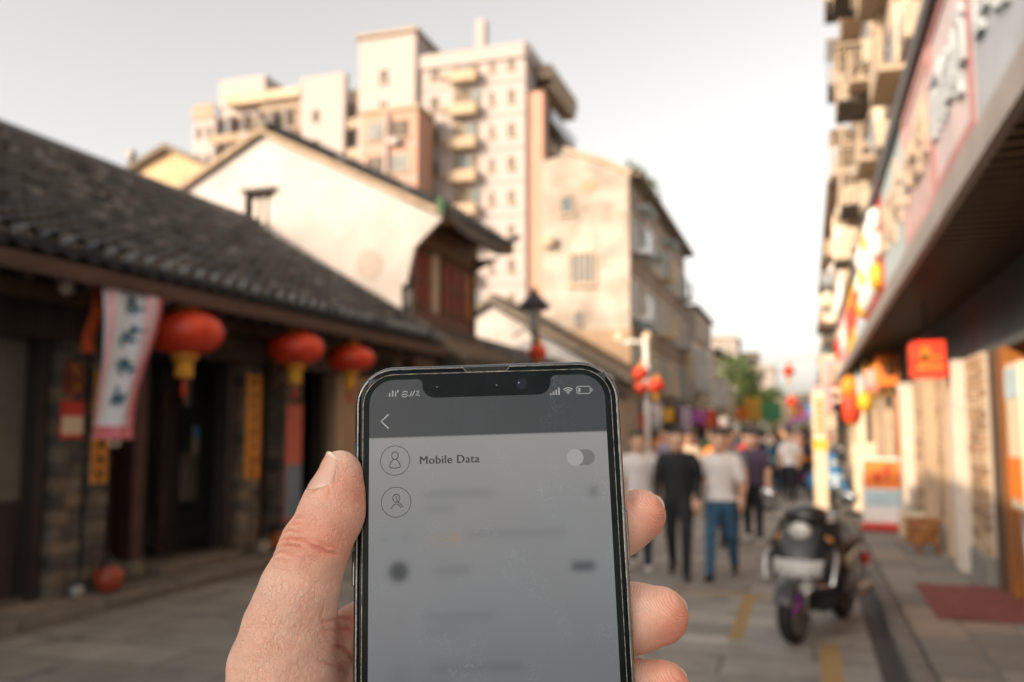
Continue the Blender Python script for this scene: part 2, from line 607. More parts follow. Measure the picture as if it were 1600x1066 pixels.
def tiled_slope(roof, org, eave, ridge, y0, y1, m, single=0, step=0.24, ln=0.19):
    """Tiles from the eave (x, z) to the ridge (x, z), rows side by side along the street. The lowest courses are single pieces."""
    dx, dz = ridge[0] - eave[0], ridge[1] - eave[1]
    L = math.hypot(dx, dz)
    ang = math.atan2(dz, -dx) if dx < 0 else math.atan2(dz, dx)
    # local y up the slope
    rot = Euler((0, 0, math.pi / 2 if dx < 0 else -math.pi / 2)).to_matrix() @ Euler((ang, 0, 0)).to_matrix()
    re = rot.to_euler()
    kinds = [tile_meshes(q, 0, step * 0.64, ln) for q in ((m, m_tile_dark, m_tile_pale) if m is m_tile else (m, m, m))]
    ny = int((y1 - y0) / step)
    nl = int(L / (ln * 0.82))
    up = Vector((dx / L, 0, dz / L))
    rest = MB(org)
    mats = [m, m_tile_dark, m_tile_pale] if m is m_tile else [m]
    for i in range(ny):
        y = y0 + (i + 0.5) * step
        for k in range(nl):
            p = Vector((eave[0], y, eave[1])) + up * (k * ln * 0.82) + Vector((0, random.uniform(-.008, .008), 0.045 + random.uniform(-.006, .006)))
            if k < single:
                inst('tile', kinds[random.choice((2, 2, 2, 0)) if k == 0 else random.choice((0,) * 7 + (1, 1, 2))][1 if k == 0 else 0], roof, p - Vector(org), re)  # pale eave course: lime ends and specks of light put into the colour
            else:
                n = 5
                rest.cur = random.choice((0,) * 7 + (1, 1, 2)) if len(mats) > 1 else 0
                vs = []
                for s, r, u in ((0.0, step * .32, 0.05), (ln, step * .25, 0.0)):
                    for q in range(n):
                        a = math.pi * q / (n - 1)
                        vs.append(p + rot @ Vector((r * math.cos(a), s, r * math.sin(a) * 1.35 + u)))
                rest.add(vs, [(q, q + 1, n + q + 1, n + q) for q in range(n - 1)] + [tuple(range(n))], True)
    o = rest.build('upper_tiles', mats, roof)
    o['kind'] = 'stuff'
    # trough tiles: a wavy bed, its dark colour painting the shade between ribs
    bed = MB(org)

    def f(u, v):
        y = y0 + u * (y1 - y0)
        ph = (y - y0) / step * 2 * math.pi
        return Vector((eave[0], y, eave[1])) + up * (v * L) + Vector((0, 0, 0.018 + 0.018 * math.cos(ph)))
    bed.sheet(f, ny * 4, 8)
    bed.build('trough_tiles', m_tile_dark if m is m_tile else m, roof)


# ------------------------------------------------------------------ low shop row with the long tiled roof
O = (-8.2, 9.3, 0)
shop = thing('shop_house', 'long low dark timber shop with grey tiled roof and stone piers', 'shop', O)
EAVE, RIDGE = (-5.72, 3.10), (-9.6, 5.35)
Y0, Y1 = 4.7, 14.0
roof = MB(O)
roof.prism([(EAVE[0], EAVE[1] - .03), (RIDGE[0], RIDGE[1] - .03), (-13.2, 3.3), (-13.2, 3.2), (RIDGE[0], RIDGE[1] - .12), (EAVE[0], EAVE[1] - .10)], 'y', Y0, Y1)
roof = roof.build('roof', m_dark_wood, shop)
tiled_slope(roof, O, EAVE, RIDGE, Y0 + .02, Y1 - .05, m_tile, single=7)
b = MB(O)
b.prism([(-9.78, 5.30), (-9.74, 5.52), (-9.66, 5.60), (-9.54, 5.60), (-9.46, 5.52), (-9.42, 5.30)], 'y', Y0, Y1)
b.build('ridge_cap', m_tile, roof)
b = MB(O)
b.box(-5.76, -5.70, Y0, Y1, 2.93, 3.07)
b.build('fascia_board', mat('eave_board', (0.06, 0.032, 0.024), 0.7, 0.4, 4, stretch=(1, .2, 1)), roof)
rm = MB()
rm.prism([(0, 0), (0, -.09), (-1.3, .66), (-1.3, .75)], 'y', -0.035, 0.035)
rm = rm.mesh('rafter', m_dark_wood)
y = Y0 + .15
while y < Y1:
    inst('rafter', rm, roof, (-5.80 - O[0], y - O[1], 2.98))
    y += 0.31
# long beam under the eave, wall above the openings
part('eave_beam', m_brown_wood, shop, O, (-6.52, -6.38, Y0, Y1, 2.86, 2.99))
part('lintel', m_dark_wood, shop, O, (-6.98, -6.74, Y0, Y1, 2.55, 3.35))
part('rear_wall', m_tan, shop, O, (-13.0, -12.8, Y0, Y1, 0, 3.2))
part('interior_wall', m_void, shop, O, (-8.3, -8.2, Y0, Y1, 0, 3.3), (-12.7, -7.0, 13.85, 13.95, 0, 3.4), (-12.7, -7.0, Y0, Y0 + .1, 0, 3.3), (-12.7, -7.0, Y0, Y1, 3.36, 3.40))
part('shop_floor', mat('shop_floor_stone', (0.10, 0.09, 0.08), 0.8, 0.3, 3), shop, O, (-9.5, -6.9, Y0, Y1, 0.0, 0.17))


def pier(y0, y1, x0=-7.15, x1=-6.75, z1=2.55, course=0.145):
    """Stone pier laid in courses; every stone its own piece."""
    c = MB(O)
    c.box(x0 + .02, x1 - .02, y0 + .02, y1 - .02, 0.08, z1)
    core = c.build('pier', m_stone, shop)
    z, k = 0.10, 0
    w = y1 - y0
    while z < z1 - .05:
        h = course * random.uniform(.85, 1.15)
        cut = random.uniform(.35, .65) * w if w > .3 else w
        for a, d in ((0, cut), (cut, w)) if cut < w else ((0, w),):
            s = MB(O)
            s.box(x0 + random.uniform(-.01, .01), x1 + random.uniform(-.008, .012), y0 + a + .006, y0 + d - .006, z, min(z + h, z1) - .012, bev=0.012)
            s.build('stone', random.choice((m_stone, mat('pier_stone_dark', (0.075, 0.073, 0.068), .9, .4, 4, bump=.3), mat('pier_stone_warm', (0.17, 0.13, 0.095), .9, .4, 4, bump=.3))), core)
        z += h
    return core


pier(6.78, 7.12)
pier(7.18, 7.46)
pier(9.80, 10.22, -7.1, -6.8)
pier(10.74, 11.22, -7.1, -6.8)
b = MB(O)
b.box(-7.1, -6.8, 12.2, 13.9, .08, 2.55)
b.build('side_wall', m_tan, shop)
part('side_panel', mat('grey_board', (0.16, 0.145, 0.12), .8, .2, 3), shop, O, (-7.1, -7.0, 5.3, 6.62, 1.05, 2.55))
part('low_wall', m_dark_wood, shop, O, (-7.1, -6.98, 5.3, 6.62, 0.1, 1.05))
part('post', m_dark_wood, shop, O, (-7.05, -6.85, 6.63, 6.75, 0.1, 2.55))
post = part('post', mat('maroon_post', (0.055, 0.02, 0.018), .55, .3, 4), shop, O, (-7.1, -6.84, 7.92, 8.10, 0.1, 2.55))
pb = MB(O)
pb.lathe([(.2, .0), (.22, .06), (.18, .18), (.14, .2)], (-6.97, 8.01, .12), 14)
pb.build('stone_base', m_stone, post)
part('post', m_dark_wood, shop, O, (-7.1, -6.9, 9.62, 9.76, 0.1, 2.55))
part('post', m_dark_wood, shop, O, (-7.1, -6.9, 11.96, 12.1, 0.1, 2.55))


def plank_door(y0, y1, x, m, z1=2.5, n=4, swing=0.0):
    d = MB(O)
    d.box(x - .05, x - .03, y0, y1, .16, z1)
    d = d.build('door', m, shop)
    w = (y1 - y0) / n
    for i in range(n):
        s = MB(O)
        s.box(x - .03, x, y0 + i * w + .008, y0 + (i + 1) * w - .008, .17, z1, bev=.008)
        s.build('plank', m, d)
    for z in (.5, 1.35, 2.15):
        s = MB(O)
        s.box(x, x + .018, y0 + .02, y1 - .02, z, z + .09)
        s.build('rail', m, d)
    return d


m_maroon = mat('maroon_door', (0.032, 0.014, 0.013), .5, .35, 5, stretch=(1, 1, .2))
plank_door(7.50, 7.90, -7.05, m_maroon, n=3)
plank_door(10.26, 10.70, -7.05, m_maroon, n=3)
plank_door(8.14, 8.55, -7.55, m_dark_wood, n=3)
plank_door(9.2, 9.6, -7.55, m_dark_wood, n=3)
plank_door(11.26, 11.92, -7.2, m_dark_wood, n=4)
# carved bracket under the eave by the second lantern
bk = MB(O)
bk.prism([(-6.75, 2.25), (-6.68, 2.25), (-6.42, 2.62), (-6.40, 2.86), (-6.75, 2.86)], 'y', 10.28, 10.36)
bk.build('bracket', m_brown_wood, shop)
# small warehouse-like step before the doors
part('door_step', mat('step_stone', (0.15, 0.13, 0.11), .85, .3, 3, bump=.3), shop, O, (-6.98, -6.62, 8.15, 9.6, .1, .24), bev=.02)

# ------------------------------------------------------------------ what hangs and stands before it
def lantern(loc, r, label, group='red lanterns along the shop eaves', h=0.78, tas=True, rz=0.0):
    """Flattened silk lantern: ribbed body, gilt caps, fringe and tassel. loc is the middle of the body."""
    t = thing('red_lantern', label, 'lantern', loc, rz, group)
    b = MB()
    pr = []
    for k in range(13):
        a = -math.pi / 2 + math.pi * k / 12
        pr.append((max(r * math.cos(a) ** .75, r * .30) if 0 < k < 12 else r * .30, r * h * math.sin(a)))
    b.lathe(pr, n=40, rib=0.085)
    b.build('body', m_red_silk, t)
    for s in (-1, 1):
        b = MB()
        b.lathe([(r * .34, -.02), (r * .36, 0), (r * .32, .05), (r * .24, .07)] if s > 0 else [(r * .24, -.07), (r * .32, -.05), (r * .36, 0), (r * .34, .02)], (0, 0, s * r * h), 18)
        b.build('cap', m_gold, t)
    b = MB()
    b.tube([(0, 0, r * h + .05), (0, 0, r * h + .32)], .012, 6)
    b.build('cord', m_black, t)
    if tas:
        b = MB()
        b.lathe([(r * .22, 0), (r * .23, -.08), (r * .25, -.18), (r * .22, -.19)], (0, 0, -r * h - .04), 24, rib=.12)
        b.build('fringe', m_fringe, t)
        b = MB()
        b.lathe([(.012, -.1), (.018, -.2), (.022, -.34), (.008, -.37)], (0, 0, -r * h - .06), 10)
        b.build('tassel', m_red_silk, t)
    b = MB()
    b.lathe([(.01, -.02), (.055, .0), (.075, .05), (.055, .10), (.01, .12)], (r * .2, 0, r * h + .04), 14)
    b.build('finial', m_gold, t)
    return t


lantern((-5.95, 7.55, 2.68), 0.375, 'largest red silk lantern, with a yellow fringe, beside the white banner', h=.60)
lantern((-5.95, 9.62, 2.70), 0.345, 'middle one of three red lanterns under the dark shop eave', h=.60)
lantern((-5.95, 11.02, 2.68), 0.335, 'red lantern under the shop eave closest to the phone', h=.55)


def bent(p0, p1, bulge, u):
    return p0 + (p1 - p0) * u + bulge * math.sin(math.pi * u)


def glyph(b, y0, z0, s, x, seed, w=0.11, flip=1):
    """A cluster of brush strokes the size of one character, on the plane x = const."""
    r = random.Random(seed)
    for k in range(7):
        hz = k % 2
        cy, cz = y0 + r.uniform(.15, .85) * s, z0 + r.uniform(.15, .85) * s
        ln = r.uniform(.3, .75) * s
        q = w * s
        if hz:
            a, c, d, e = max(y0, cy - ln / 2), min(y0 + s, cy + ln / 2), cz - q / 2, cz + q / 2
        else:
            a, c, d, e = cy - q / 2, cy + q / 2, max(z0, cz - ln / 2), min(z0 + s, cz + ln / 2)
        b.add([(x, a, d), (x, c, d), (x, c, e), (x, a, e)], [(0, 1, 2, 3)])


# hanging banner: a cloth that sways a little, printed border and four characters
ban = thing('hanging_banner', 'tall white cloth banner with pink edge and blue characters hung from eave', 'banner', (-5.8, 6.6, 1.6))
OB = (-5.8, 6.6, 1.6)


def cloth(u, v, off=0.0):
    z = 3.06 - 1.44 * v
    y = 6.21 + u * 0.72 - 0.02 * v - 0.20 * v * u + 0.06 * math.sin(3 * v)
    x = -5.80 + 0.05 * math.sin(5.0 * v + 1) * (0.3 + u) + 0.03 * math.sin(9 * u + 3 * v)
    return Vector((x + off, y, z))


b = MB(OB)
b.sheet(lambda u, v: cloth(u, v), 24, 30)
b.sheet(lambda u, v: cloth(u, v, -.006), 24, 30)
b.build('cloth', mat('banner_cloth', (0.66, 0.76, 0.90), .85, .10, 4), ban)
b = MB(OB)
for u0, u1, v0, v1 in ((.88, 1.0, 0, .97), (0, 1.0, .92, 1.0)):
    b.sheet(lambda u, v: cloth(u0 + (u1 - u0) * u, v0 + (v1 - v0) * v, .006), 10, 20)
b.build('border', mat('banner_pink', (0.66, 0.06, 0.16), .8, .35, 14, col2=(0.72, 0.30, 0.34)), ban)
b = MB(OB)
for u0, u1, v0, v1 in ((.02, .17, .02, .9), (.68, .84, .04, .9)):
    b.sheet(lambda u, v: cloth(u0 + (u1 - u0) * u, v0 + (v1 - v0) * v, .006), 6, 20)
b.build('print', mat('banner_rose_print', (0.70, 0.48, 0.58), .85, .2, 12), ban)
for k, v0 in enumerate((.09, .29, .47, .67)):
    g = MB(OB)
    r = random.Random(k)
    for q in range(9):
        u0, v1 = .36 + r.uniform(0, .20), v0 + r.uniform(0, .09)
        du, dv = (r.uniform(.12, .22), .018) if q % 2 else (.05, r.uniform(.04, .075))
        g.sheet(lambda u, v: cloth(min(u0 + du * u, .78), v1 + dv * v, .010), 3, 3)
    g.build('character', m_teal, ban)
b = MB(OB)
b.tube([(-5.8, 6.15, 3.07), (-5.8, 7.0, 3.09)], .014, 8)
b.build('rod', m_black, ban)
# orange streamer behind the banner
st = MB()
st.sheet(lambda u, v: Vector((-6.0 + .03 * math.sin(6 * v), 6.30 + .13 * u + .02 * math.sin(5 * v), 3.0 - .62 * v)), 4, 12)
st.sheet(lambda u, v: Vector((-6.006 + .03 * math.sin(6 * v), 6.30 + .13 * u + .02 * math.sin(5 * v), 3.0 - .62 * v)), 4, 12)
tag(st.build('streamer', mat('orange_streamer', (0.62, 0.10, 0.02), .8, .3, 9)), 'narrow orange cloth streamer hanging behind the white banner', 'streamer')


def board(name, label, cat, y0, y1, z0, z1, m, x=-6.735, glyphs=0, gm=None, group=None, bands=()):
    org = (x, (y0 + y1) / 2, z0)
    t = thing(name, label, cat, org, 0, group)
    b = MB(org)
    b.box(x - .02, x, y0, y1, z0, z1, bev=.006)
    b.build('panel', m, t)
    for za, zb, mb in bands:
        b = MB(org)
        b.box(x, x + .004, y0 + .01, y1 - .01, za, zb)
        b.build('print', mb, t)
    if glyphs:
        s = min((y1 - y0) * .66, (z1 - z0) / glyphs * .8)
        for k in range(glyphs):
            b = MB(org)
            glyph(b, (y0 + y1) / 2 - s / 2, z1 - (k + .5) * (z1 - z0) / glyphs - s / 2, s, x + .008, k * 7 + int(y0 * 10), .15)
            b.build('character', gm, t)
    return t


m_gold_board = mat('gilt_board', (0.58, 0.24, 0.025), .5, .3, 8)
board('couplet_board', 'gold couplet board on the stone pier beside the white banner', 'sign', 7.21, 7.43, 1.17, 2.30, m_gold_board, glyphs=7, gm=mat('brown_ink', (0.12, .05, .015), .7, .2, 5), group='gold couplet boards')
board('couplet_board', 'gold couplet board on the pier between the first two lanterns', 'sign', 9.84, 10.16, 1.08, 2.42, m_gold_board, -6.775, 8, _M['brown_ink'], 'gold couplet boards')
board('notice', 'red and white paper notice pasted on the wide stone pier', 'notice', 6.80, 7.08, 1.62, 1.98, m_red, bands=((1.66, 1.83, m_cream),), glyphs=0)
board('notice', 'faded dark red paper above the red and white notice', 'notice', 6.82, 7.06, 2.03, 2.36, mat('faded_red_paper', (.19, .035, .025), .8, .4, 8), glyphs=2, gm=m_gold_board)
board('poster', 'tall red and pale blue poster on the pier below the second lantern', 'poster', 10.78, 11.18, .45, 2.05, mat('salmon_print', (.55, .14, .10), .7, .2, 8), -6.775,
      bands=((.50, 1.22, mat('slate_blue_print', (.16, .24, .34), .7, .3, 9)),), glyphs=0)
board('name_plaque', 'dark plaque with gilt characters above the doorway', 'sign', 8.3, 9.5, 2.62, 3.0, m_dark_wood, -6.70)
pl = [o for o in COL.objects if o.name.startswith('name_plaque')][0]
for k in range(4):
    b = MB(pl.location)
    glyph(b, 8.36 + k * .28, 2.68, .24, -6.69, 40 + k, .13)
    b.build('character', mat('dull_gilt', (.22, .11, .02), .5, .3, 8), pl)
board('door_notice', 'pale paper notice hanging inside the dark doorway', 'notice', 9.62, 9.95, .8, 1.4, mat('aged_paper', (.20, .175, .14), .8, .25, 6), -7.58, glyphs=0)
board('door_notice', 'small white paper tag high in the dark doorway', 'notice', 9.42, 9.55, 2.0, 2.4, mat('aged_paper', (.20, .175, .14)), -7.4)
board('door_notice', 'blue topped paper slip beside the dark doorway', 'notice', 9.48, 9.6, 1.4, 1.75, mat('aged_paper', (.20, .175, .14)), -7.3, bands=((1.62, 1.74, m_blue),))


def bulb(loc, label):
    t = thing('eave_lamp', label, 'lamp', loc, 0, 'small round lamps under the dark eave')
    b = MB()
    b.lathe([(.015, -.09), (.05, -.07), (.068, -.02), (.06, .03), (.03, .06)], n=16)
    b.build('globe', mat('opal_glass', (.50, .46, .40), .3, .1, 4), t)
    b = MB()
    b.tube([(0, 0, .05), (0, 0, .22)], [.028, .01], 8)
    b.build('socket', m_black, t)


bulb((-6.2, 6.25, 2.98), 'small round pale lamp under the eave left of the banner')
bulb((-6.2, 7.26, 3.20), 'small round pale lamp above the white banner')
bulb((-5.86, 7.12, 3.0), 'small round pale lamp between banner and largest lantern')
t = thing('meter_box', 'small white box on the door below the banner', 'box', (-7.0, 7.62, 1.52))
b = MB()
b.box(0, .08, 0, .2, 0, .2, bev=.02)
b.build('case', m_white, t)
b = MB()
b.lathe([(.06, 0), (.06, .012)], (.08, .1, .1), 16, axis='x')
b.build('dial', m_black, t)


def pot(loc, r, m, label, cat='jar'):
    t = thing('glazed_jar', label, cat, loc)
    b = MB()
    b.lathe([(r * .55, 0), (r * .85, r * .35), (r, r * .9), (r * .85, r * 1.4), (r * .5, r * 1.62), (r * .55, r * 1.72)], n=22)
    b.build('body', m, t)
    b = MB()
    b.lathe([(r * .58, 0), (r * .6, .02), (r * .3, .06), (r * .08, .08), (r * .08, .11), (r * .02, .12)], (0, 0, r * 1.72), 18)
    b.build('lid', m_black, t)


pot((-6.55, 7.30, .124), .15, mat('red_glaze', (.30, .05, .025), .3, .4, 6), 'round red glazed jar at the foot of the stone pier')
pot((-6.62, 10.45, .124), .15, mat('amber_glaze', (.42, .12, .025), .4, .4, 6), 'orange glazed jar on the pavement behind the thumb')
pot((-6.60, 10.02, .124), .11, mat('grey_glaze', (.26, .22, .18), .5, .3, 6), 'small grey jar beside the orange glazed jar')
pot((-6.60, 6.95, .124), .07, mat('pale_glaze', (.30, .31, .30), .4, .3, 6), 'small pale jar at the foot of the wide pier')
# ================================================================== houses beyond
def window(parent, org, face, a0, a1, z0, z1, at, out, m_f=None, m_g=None, bars=1, sill=True):
    """A framed window on a wall. face 'y': wall at y = at facing -y (a = x); face 'x': wall at x = at facing out*x (a = y)."""
    m_f = m_f or m_white
    m_g = m_g or m_pane
    fw = min(.09, (a1 - a0) * .12)

    def bx(b, p0, p1, q0, q1, d0, d1):
        if face == 'y':
            b.box(p0, p1, at + out * d1 if out < 0 else at + d0, at + out * d0 if out < 0 else at + d1, q0, q1)
        else:
            lo, hi = sorted((at + out * d0, at + out * d1))
            b.box(lo, hi, p0, p1, q0, q1)
    b = MB(org)
    bx(b, a0, a1, z0, z1, .005, .02)
    w = b.build('window', m_g, parent)
    b = MB(org)
    bx(b, a0 - fw, a0, z0 - fw, z1 + fw, .004, .07)
    bx(b, a1, a1 + fw, z0 - fw, z1 + fw, .004, .07)
    bx(b, a0, a1, z1, z1 + fw, .004, .07)
    bx(b, a0, a1, z0 - fw, z0, .004, .07)
    for k in range(bars):
        c = a0 + (a1 - a0) * (k + 1) / (bars + 1)
        bx(b, c - fw * .35, c + fw * .35, z0, z1, .022, .055)
    b.build('frame', m_f, w)
    if sill:
        b = MB(org)
        bx(b, a0 - fw * 1.6, a1 + fw * 1.6, z0 - fw * 1.9, z0 - fw, .004, .15)
        b.build('sill', m_f, w)
    return w


# ------------------------------------------------------------------ two-storey house with the white gable
O = (-9.0, 16.2, 0)
gh = thing('gable_house', 'two storey house with tall white gable wall and red upper shutters', 'house', O)
GY0, GY1 = 14.06, 17.35
apex, le, re_ = (-9.5, 7.30), (-11.5, 6.22), (-5.8, 5.45)
b = MB(O)
wx0, wx1 = -11.3, -6.62
zl = lambda x: apex[1] - .12 - (apex[0] - x) * (apex[1] - le[1]) / (apex[0] - le[0]) if x < apex[0] else apex[1] - .12 - (x - apex[0]) * (apex[1] - re_[1]) / (re_[0] - apex[0])
win = (-9.86, -9.22, 5.46, 6.12)
# gable wall with a real opening for its window
outer = [(wx0, 0), (wx1, 0), (wx1, zl(wx1)), (apex[0], zl(apex[0])), (wx0, zl(wx0))]
hole = [(win[0], win[2]), (win[0], win[3]), (win[1], win[3]), (win[1], win[2])]
tri = tessellate_polygon([[Vector((x, z, 0)) for x, z in outer], [Vector((x, z, 0)) for x, z in hole]])
pts = outer + hole
for yy in (GY0, GY0 + .25):
    b.add([(x, yy, z) for x, z in pts], [tuple(t) for t in tri])
n = len(outer)
b.add([(x, yy, z) for yy in (GY0, GY0 + .25) for x, z in outer], [(i, (i + 1) % n, n + (i + 1) % n, n + i) for i in range(n)])
b.add([(x, yy, z) for yy in (GY0, GY0 + .25) for x, z in hole], [(i, (i + 1) % 4, 4 + (i + 1) % 4, 4 + i) for i in range(4)])
gw = b.build('gable_wall', m_plaster, gh)
wn_o = window(gh, O, 'y', win[0] + .06, win[1] - .06, win[2] + .06, win[3] - .06, GY0 + .16, -1, m_brown_wood, mat('buff_pane', (.16, .14, .10), .3, .5, 3), 2, False)  # pane in a dull buff tone
b = MB(O)
b.box(win[0] - .06, win[1] + .06, GY0 - .10, GY0 - .003, win[3], win[3] + .05)
b.build('window_hood', m_dark_wood, gh)
# faded bricked-up oval and a mortar scar on the plaster
b = MB(O)
b.lathe([(.26, 0), (.25, .012)], (-7.25, GY0 - .013, 4.62), 22, axis='y', smooth=False)
b.build('plaster_patch', mat('patched_plaster', (.40, .345, .305), .9, .12, 4), gw)
b = MB(O)
b.prism([(wx0, 0), (wx1, 0), (wx1, zl(wx1)), (apex[0], zl(apex[0])), (wx0, zl(wx0))], 'y', GY1 - .25, GY1)
b.build('rear_gable_wall', m_plaster, gh)
part('rear_wall', m_plaster, gh, O, (wx0, wx0 + .25, GY0 + .26, GY1 - .26, 0, 6.2))
# roof: two slopes of tiles, verge and ridge
rf = MB(O)
for a, c in ((le, apex), (apex, re_)):
    rf.prism([(a[0], a[1] - .10), (c[0], c[1] - .10), (c[0], c[1]), (a[0], a[1])], 'y', GY0 - .14, GY1 + .2)
rf = rf.build('roof', mat('roof_verge', (.34, .25, .17), .85, .3, 4), gh)
tiled_slope(rf, O, (re_[0] - .02, re_[1] + .02), (apex[0], apex[1] + .02), GY0 - .10, GY1 + .18, m_tile, single=2)
b = MB(O)
b.prism([(apex[0] - .16, apex[1] - .02), (apex[0] - .1, apex[1] + .16), (apex[0] + .1, apex[1] + .16), (apex[0] + .16, apex[1] - .02)], 'y', GY0 - .16, GY1 + .2)
b.build('ridge_cap', m_tile_old, rf)
b = MB(O)
b.box(re_[0] - .10, re_[0] + .02, GY0 - .16, GY0 - .05, re_[1] - .05, re_[1] + .22)
b.build('eave_finial', mat('moss', (.05, .11, .06), .9, .3, 12), rf)
b = MB(O)
b.sheet(lambda u, v: Vector((re_[0] + .035 + .05 * abs(2 * u - 1) ** 3, GY0 - .16 + u * (GY1 - GY0 + .40), re_[1] - .24 + v * .24 + .16 * abs(2 * u - 1) ** 4)), 16, 2)
b.sheet(lambda u, v: Vector((re_[0] - .015 + .05 * abs(2 * u - 1) ** 3, GY0 - .16 + u * (GY1 - GY0 + .40), re_[1] - .24 + v * .24 + .16 * abs(2 * u - 1) ** 4)), 16, 2)
b.build('fascia_board', m_dark_wood, rf)
for yy in (GY1 + .2,):
    b = MB(O)
    b.prism([(re_[0] - .75, re_[1] + .26), (re_[0] - .2, re_[1] + .06), (re_[0] + .22, re_[1] + .20), (re_[0] + .24, re_[1] + .30), (re_[0] - .1, re_[1] + .22), (re_[0] - .75, re_[1] + .44)], 'y', yy - .09, yy + .05)
    b.build('upturned_corner', m_tile_dark, rf)
b = MB(O)
b.prism([(-5.83, 5.33), (-6.63, 5.71), (-6.63, 4.2), (-6.5, 4.2), (-6.35, 4.85)], 'y', GY0 - .08, GY0 + .02)
b.build('gable_bracket', m_plaster, gh)
b = MB(O)
b.prism([(-5.95, 5.24), (-6.58, 5.24), (-6.58, 4.95)], 'y', GY1 - .06, GY1 + .04)
b.build('gable_bracket', m_brown_wood, gh)
rm = MB()
rm.prism([(0, 0), (0, -.09), (-.95, .40), (-.95, .49)], 'y', -.035, .035)
rm = rm.mesh('rafter', mat('ochre_rafter', (.16, .08, .03), .7, .3, 5))
y = GY0 + .05
while y < GY1:
    inst('rafter', rm, rf, (-5.86 - O[0], y - O[1], re_[1] - .12))
    y += .30
# upper storey of timber: sill beam, shutters, posts
part('upper_beam', m_dark_wood, gh, O, (-6.62, -6.40, GY0 + .02, GY1, 3.30, 3.62))
part('upper_beam', mat('ochre_beam', (.10, .055, .025), .7, .3, 5), gh, O, (-6.62, -6.42, GY0 + .02, GY1, 4.98, 5.64))
part('upper_void', m_void, gh, O, (-7.2, -7.1, GY0 + .3, GY1 - .3, 3.3, 5.4))
part('skirt_panel', mat('maroon_panel', (.075, .022, .018), .6, .3, 4), gh, O, (-6.55, -6.47, GY0 + .05, GY1 - .02, 3.62, 3.86))
y = GY0 + .16
k = 0
while y < GY1 - .5:
    if k == 2:
        part('white_shutter', mat('pale_curtain', (.42, .37, .31), .8, .15, 5), gh, O, (-6.54, -6.50, y, y + .34, 3.88, 4.97))
    else:
        s = part('shutter', m_red_wood, gh, O, (-6.54, -6.50, y, y + .40, 3.88, 4.97))
        for q in range(3):
            b = MB(O)
            b.box(-6.498, -6.478, y + .03 + q * .12, y + .12 + q * .12, 3.95, 4.90)
            b.build('slat', m_red_wood, s)
        for zz in (3.9, 4.36, 4.88):
            b = MB(O)
            b.box(-6.476, -6.460, y + .01, y + .39, zz, zz + .06)
            b.build('rail', m_brown_wood, s)
    y += .46
    k += 1
for y in (GY0 + .05, GY1 - .16):
    part('corner_post', m_dark_wood, gh, O, (-6.60, -6.44, y, y + .12, .1, 5.4))
part('gold_panel', mat('ochre_panel', (.30, .15, .04), .7, .3, 4), gh, O, (-6.53, -6.49, GY1 - .42, GY1 - .18, 3.9, 4.9))
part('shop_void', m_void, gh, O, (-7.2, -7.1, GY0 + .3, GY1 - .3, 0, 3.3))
part('lower_wall', m_tan, gh, O, (-6.66, -6.52, GY0 + .27, GY0 + 1.3, .1, 3.0))
part('shop_counter', m_brown_wood, gh, O, (-6.66, -6.40, GY0 + 1.4, GY1 - .2, .1, .95))
# stone capping where the low roof meets the gable
b = MB(O)
b.prism([(-6.05, 3.30), (-10.1, 5.64), (-10.1, 5.80), (-6.05, 3.46)], 'y', GY0 - .10, GY0 - .005)
b.build('flashing', mat('lime_flashing', (.42, .40, .37), .85, .2, 4), gh)
# pent roof over its shop front
pr = MB(O)
pr.prism([(-5.45, 2.72), (-6.5, 3.25), (-6.5, 3.33), (-5.45, 2.80)], 'y', GY0 + .05, GY1)
pr = pr.build('pent_roof', m_tile, gh)
tiled_slope(pr, O, (-5.45, 2.81), (-6.48, 3.33), GY0 + .08, GY1, m_tile_old, single=2)

# ------------------------------------------------------------------ old house whose ochre gable shows over the long roof
O = (-13.2, 18.0, 0)
oh = thing('old_house', 'ochre plastered gable showing above the long grey tiled roof', 'house', O)
b = MB(O)
b.prism([(-14.9, 0), (-11.9, 0), (-11.9, 7.2), (-13.2, 7.95), (-14.9, 7.25)], 'y', 16.0, 20.0)
b.build('wall', mat('ochre_plaster', (.52, .37, .22), .9, .2, 1.5), oh)
b = MB(O)
b.prism([(-13.2, 7.98), (-11.2, 7.0), (-11.2, 6.88), (-13.2, 7.86)], 'y', 15.8, 24.0)
b.prism([(-13.2, 7.98), (-15.2, 7.1), (-15.2, 7.0), (-13.2, 7.86)], 'y', 15.8, 24.0)
b.build('roof', m_tile_old, oh)
part('side_wall', mat('shade_plaster', (.30, .24, .18), .9, .2, 2), oh, O, (-11.88, -11.7, 16.05, 23.5, 0, 7.05))  # darker copy of the ochre wall: shade put into its colour
b = MB(O)
b.tube([(-14.6, 16.4, 7.2), (-14.6, 16.4, 8.1)], .05, 8)
b.box(-14.68, -14.52, 16.32, 16.48, 7.9, 8.1)
b.build('vent_pipe', m_black, oh)

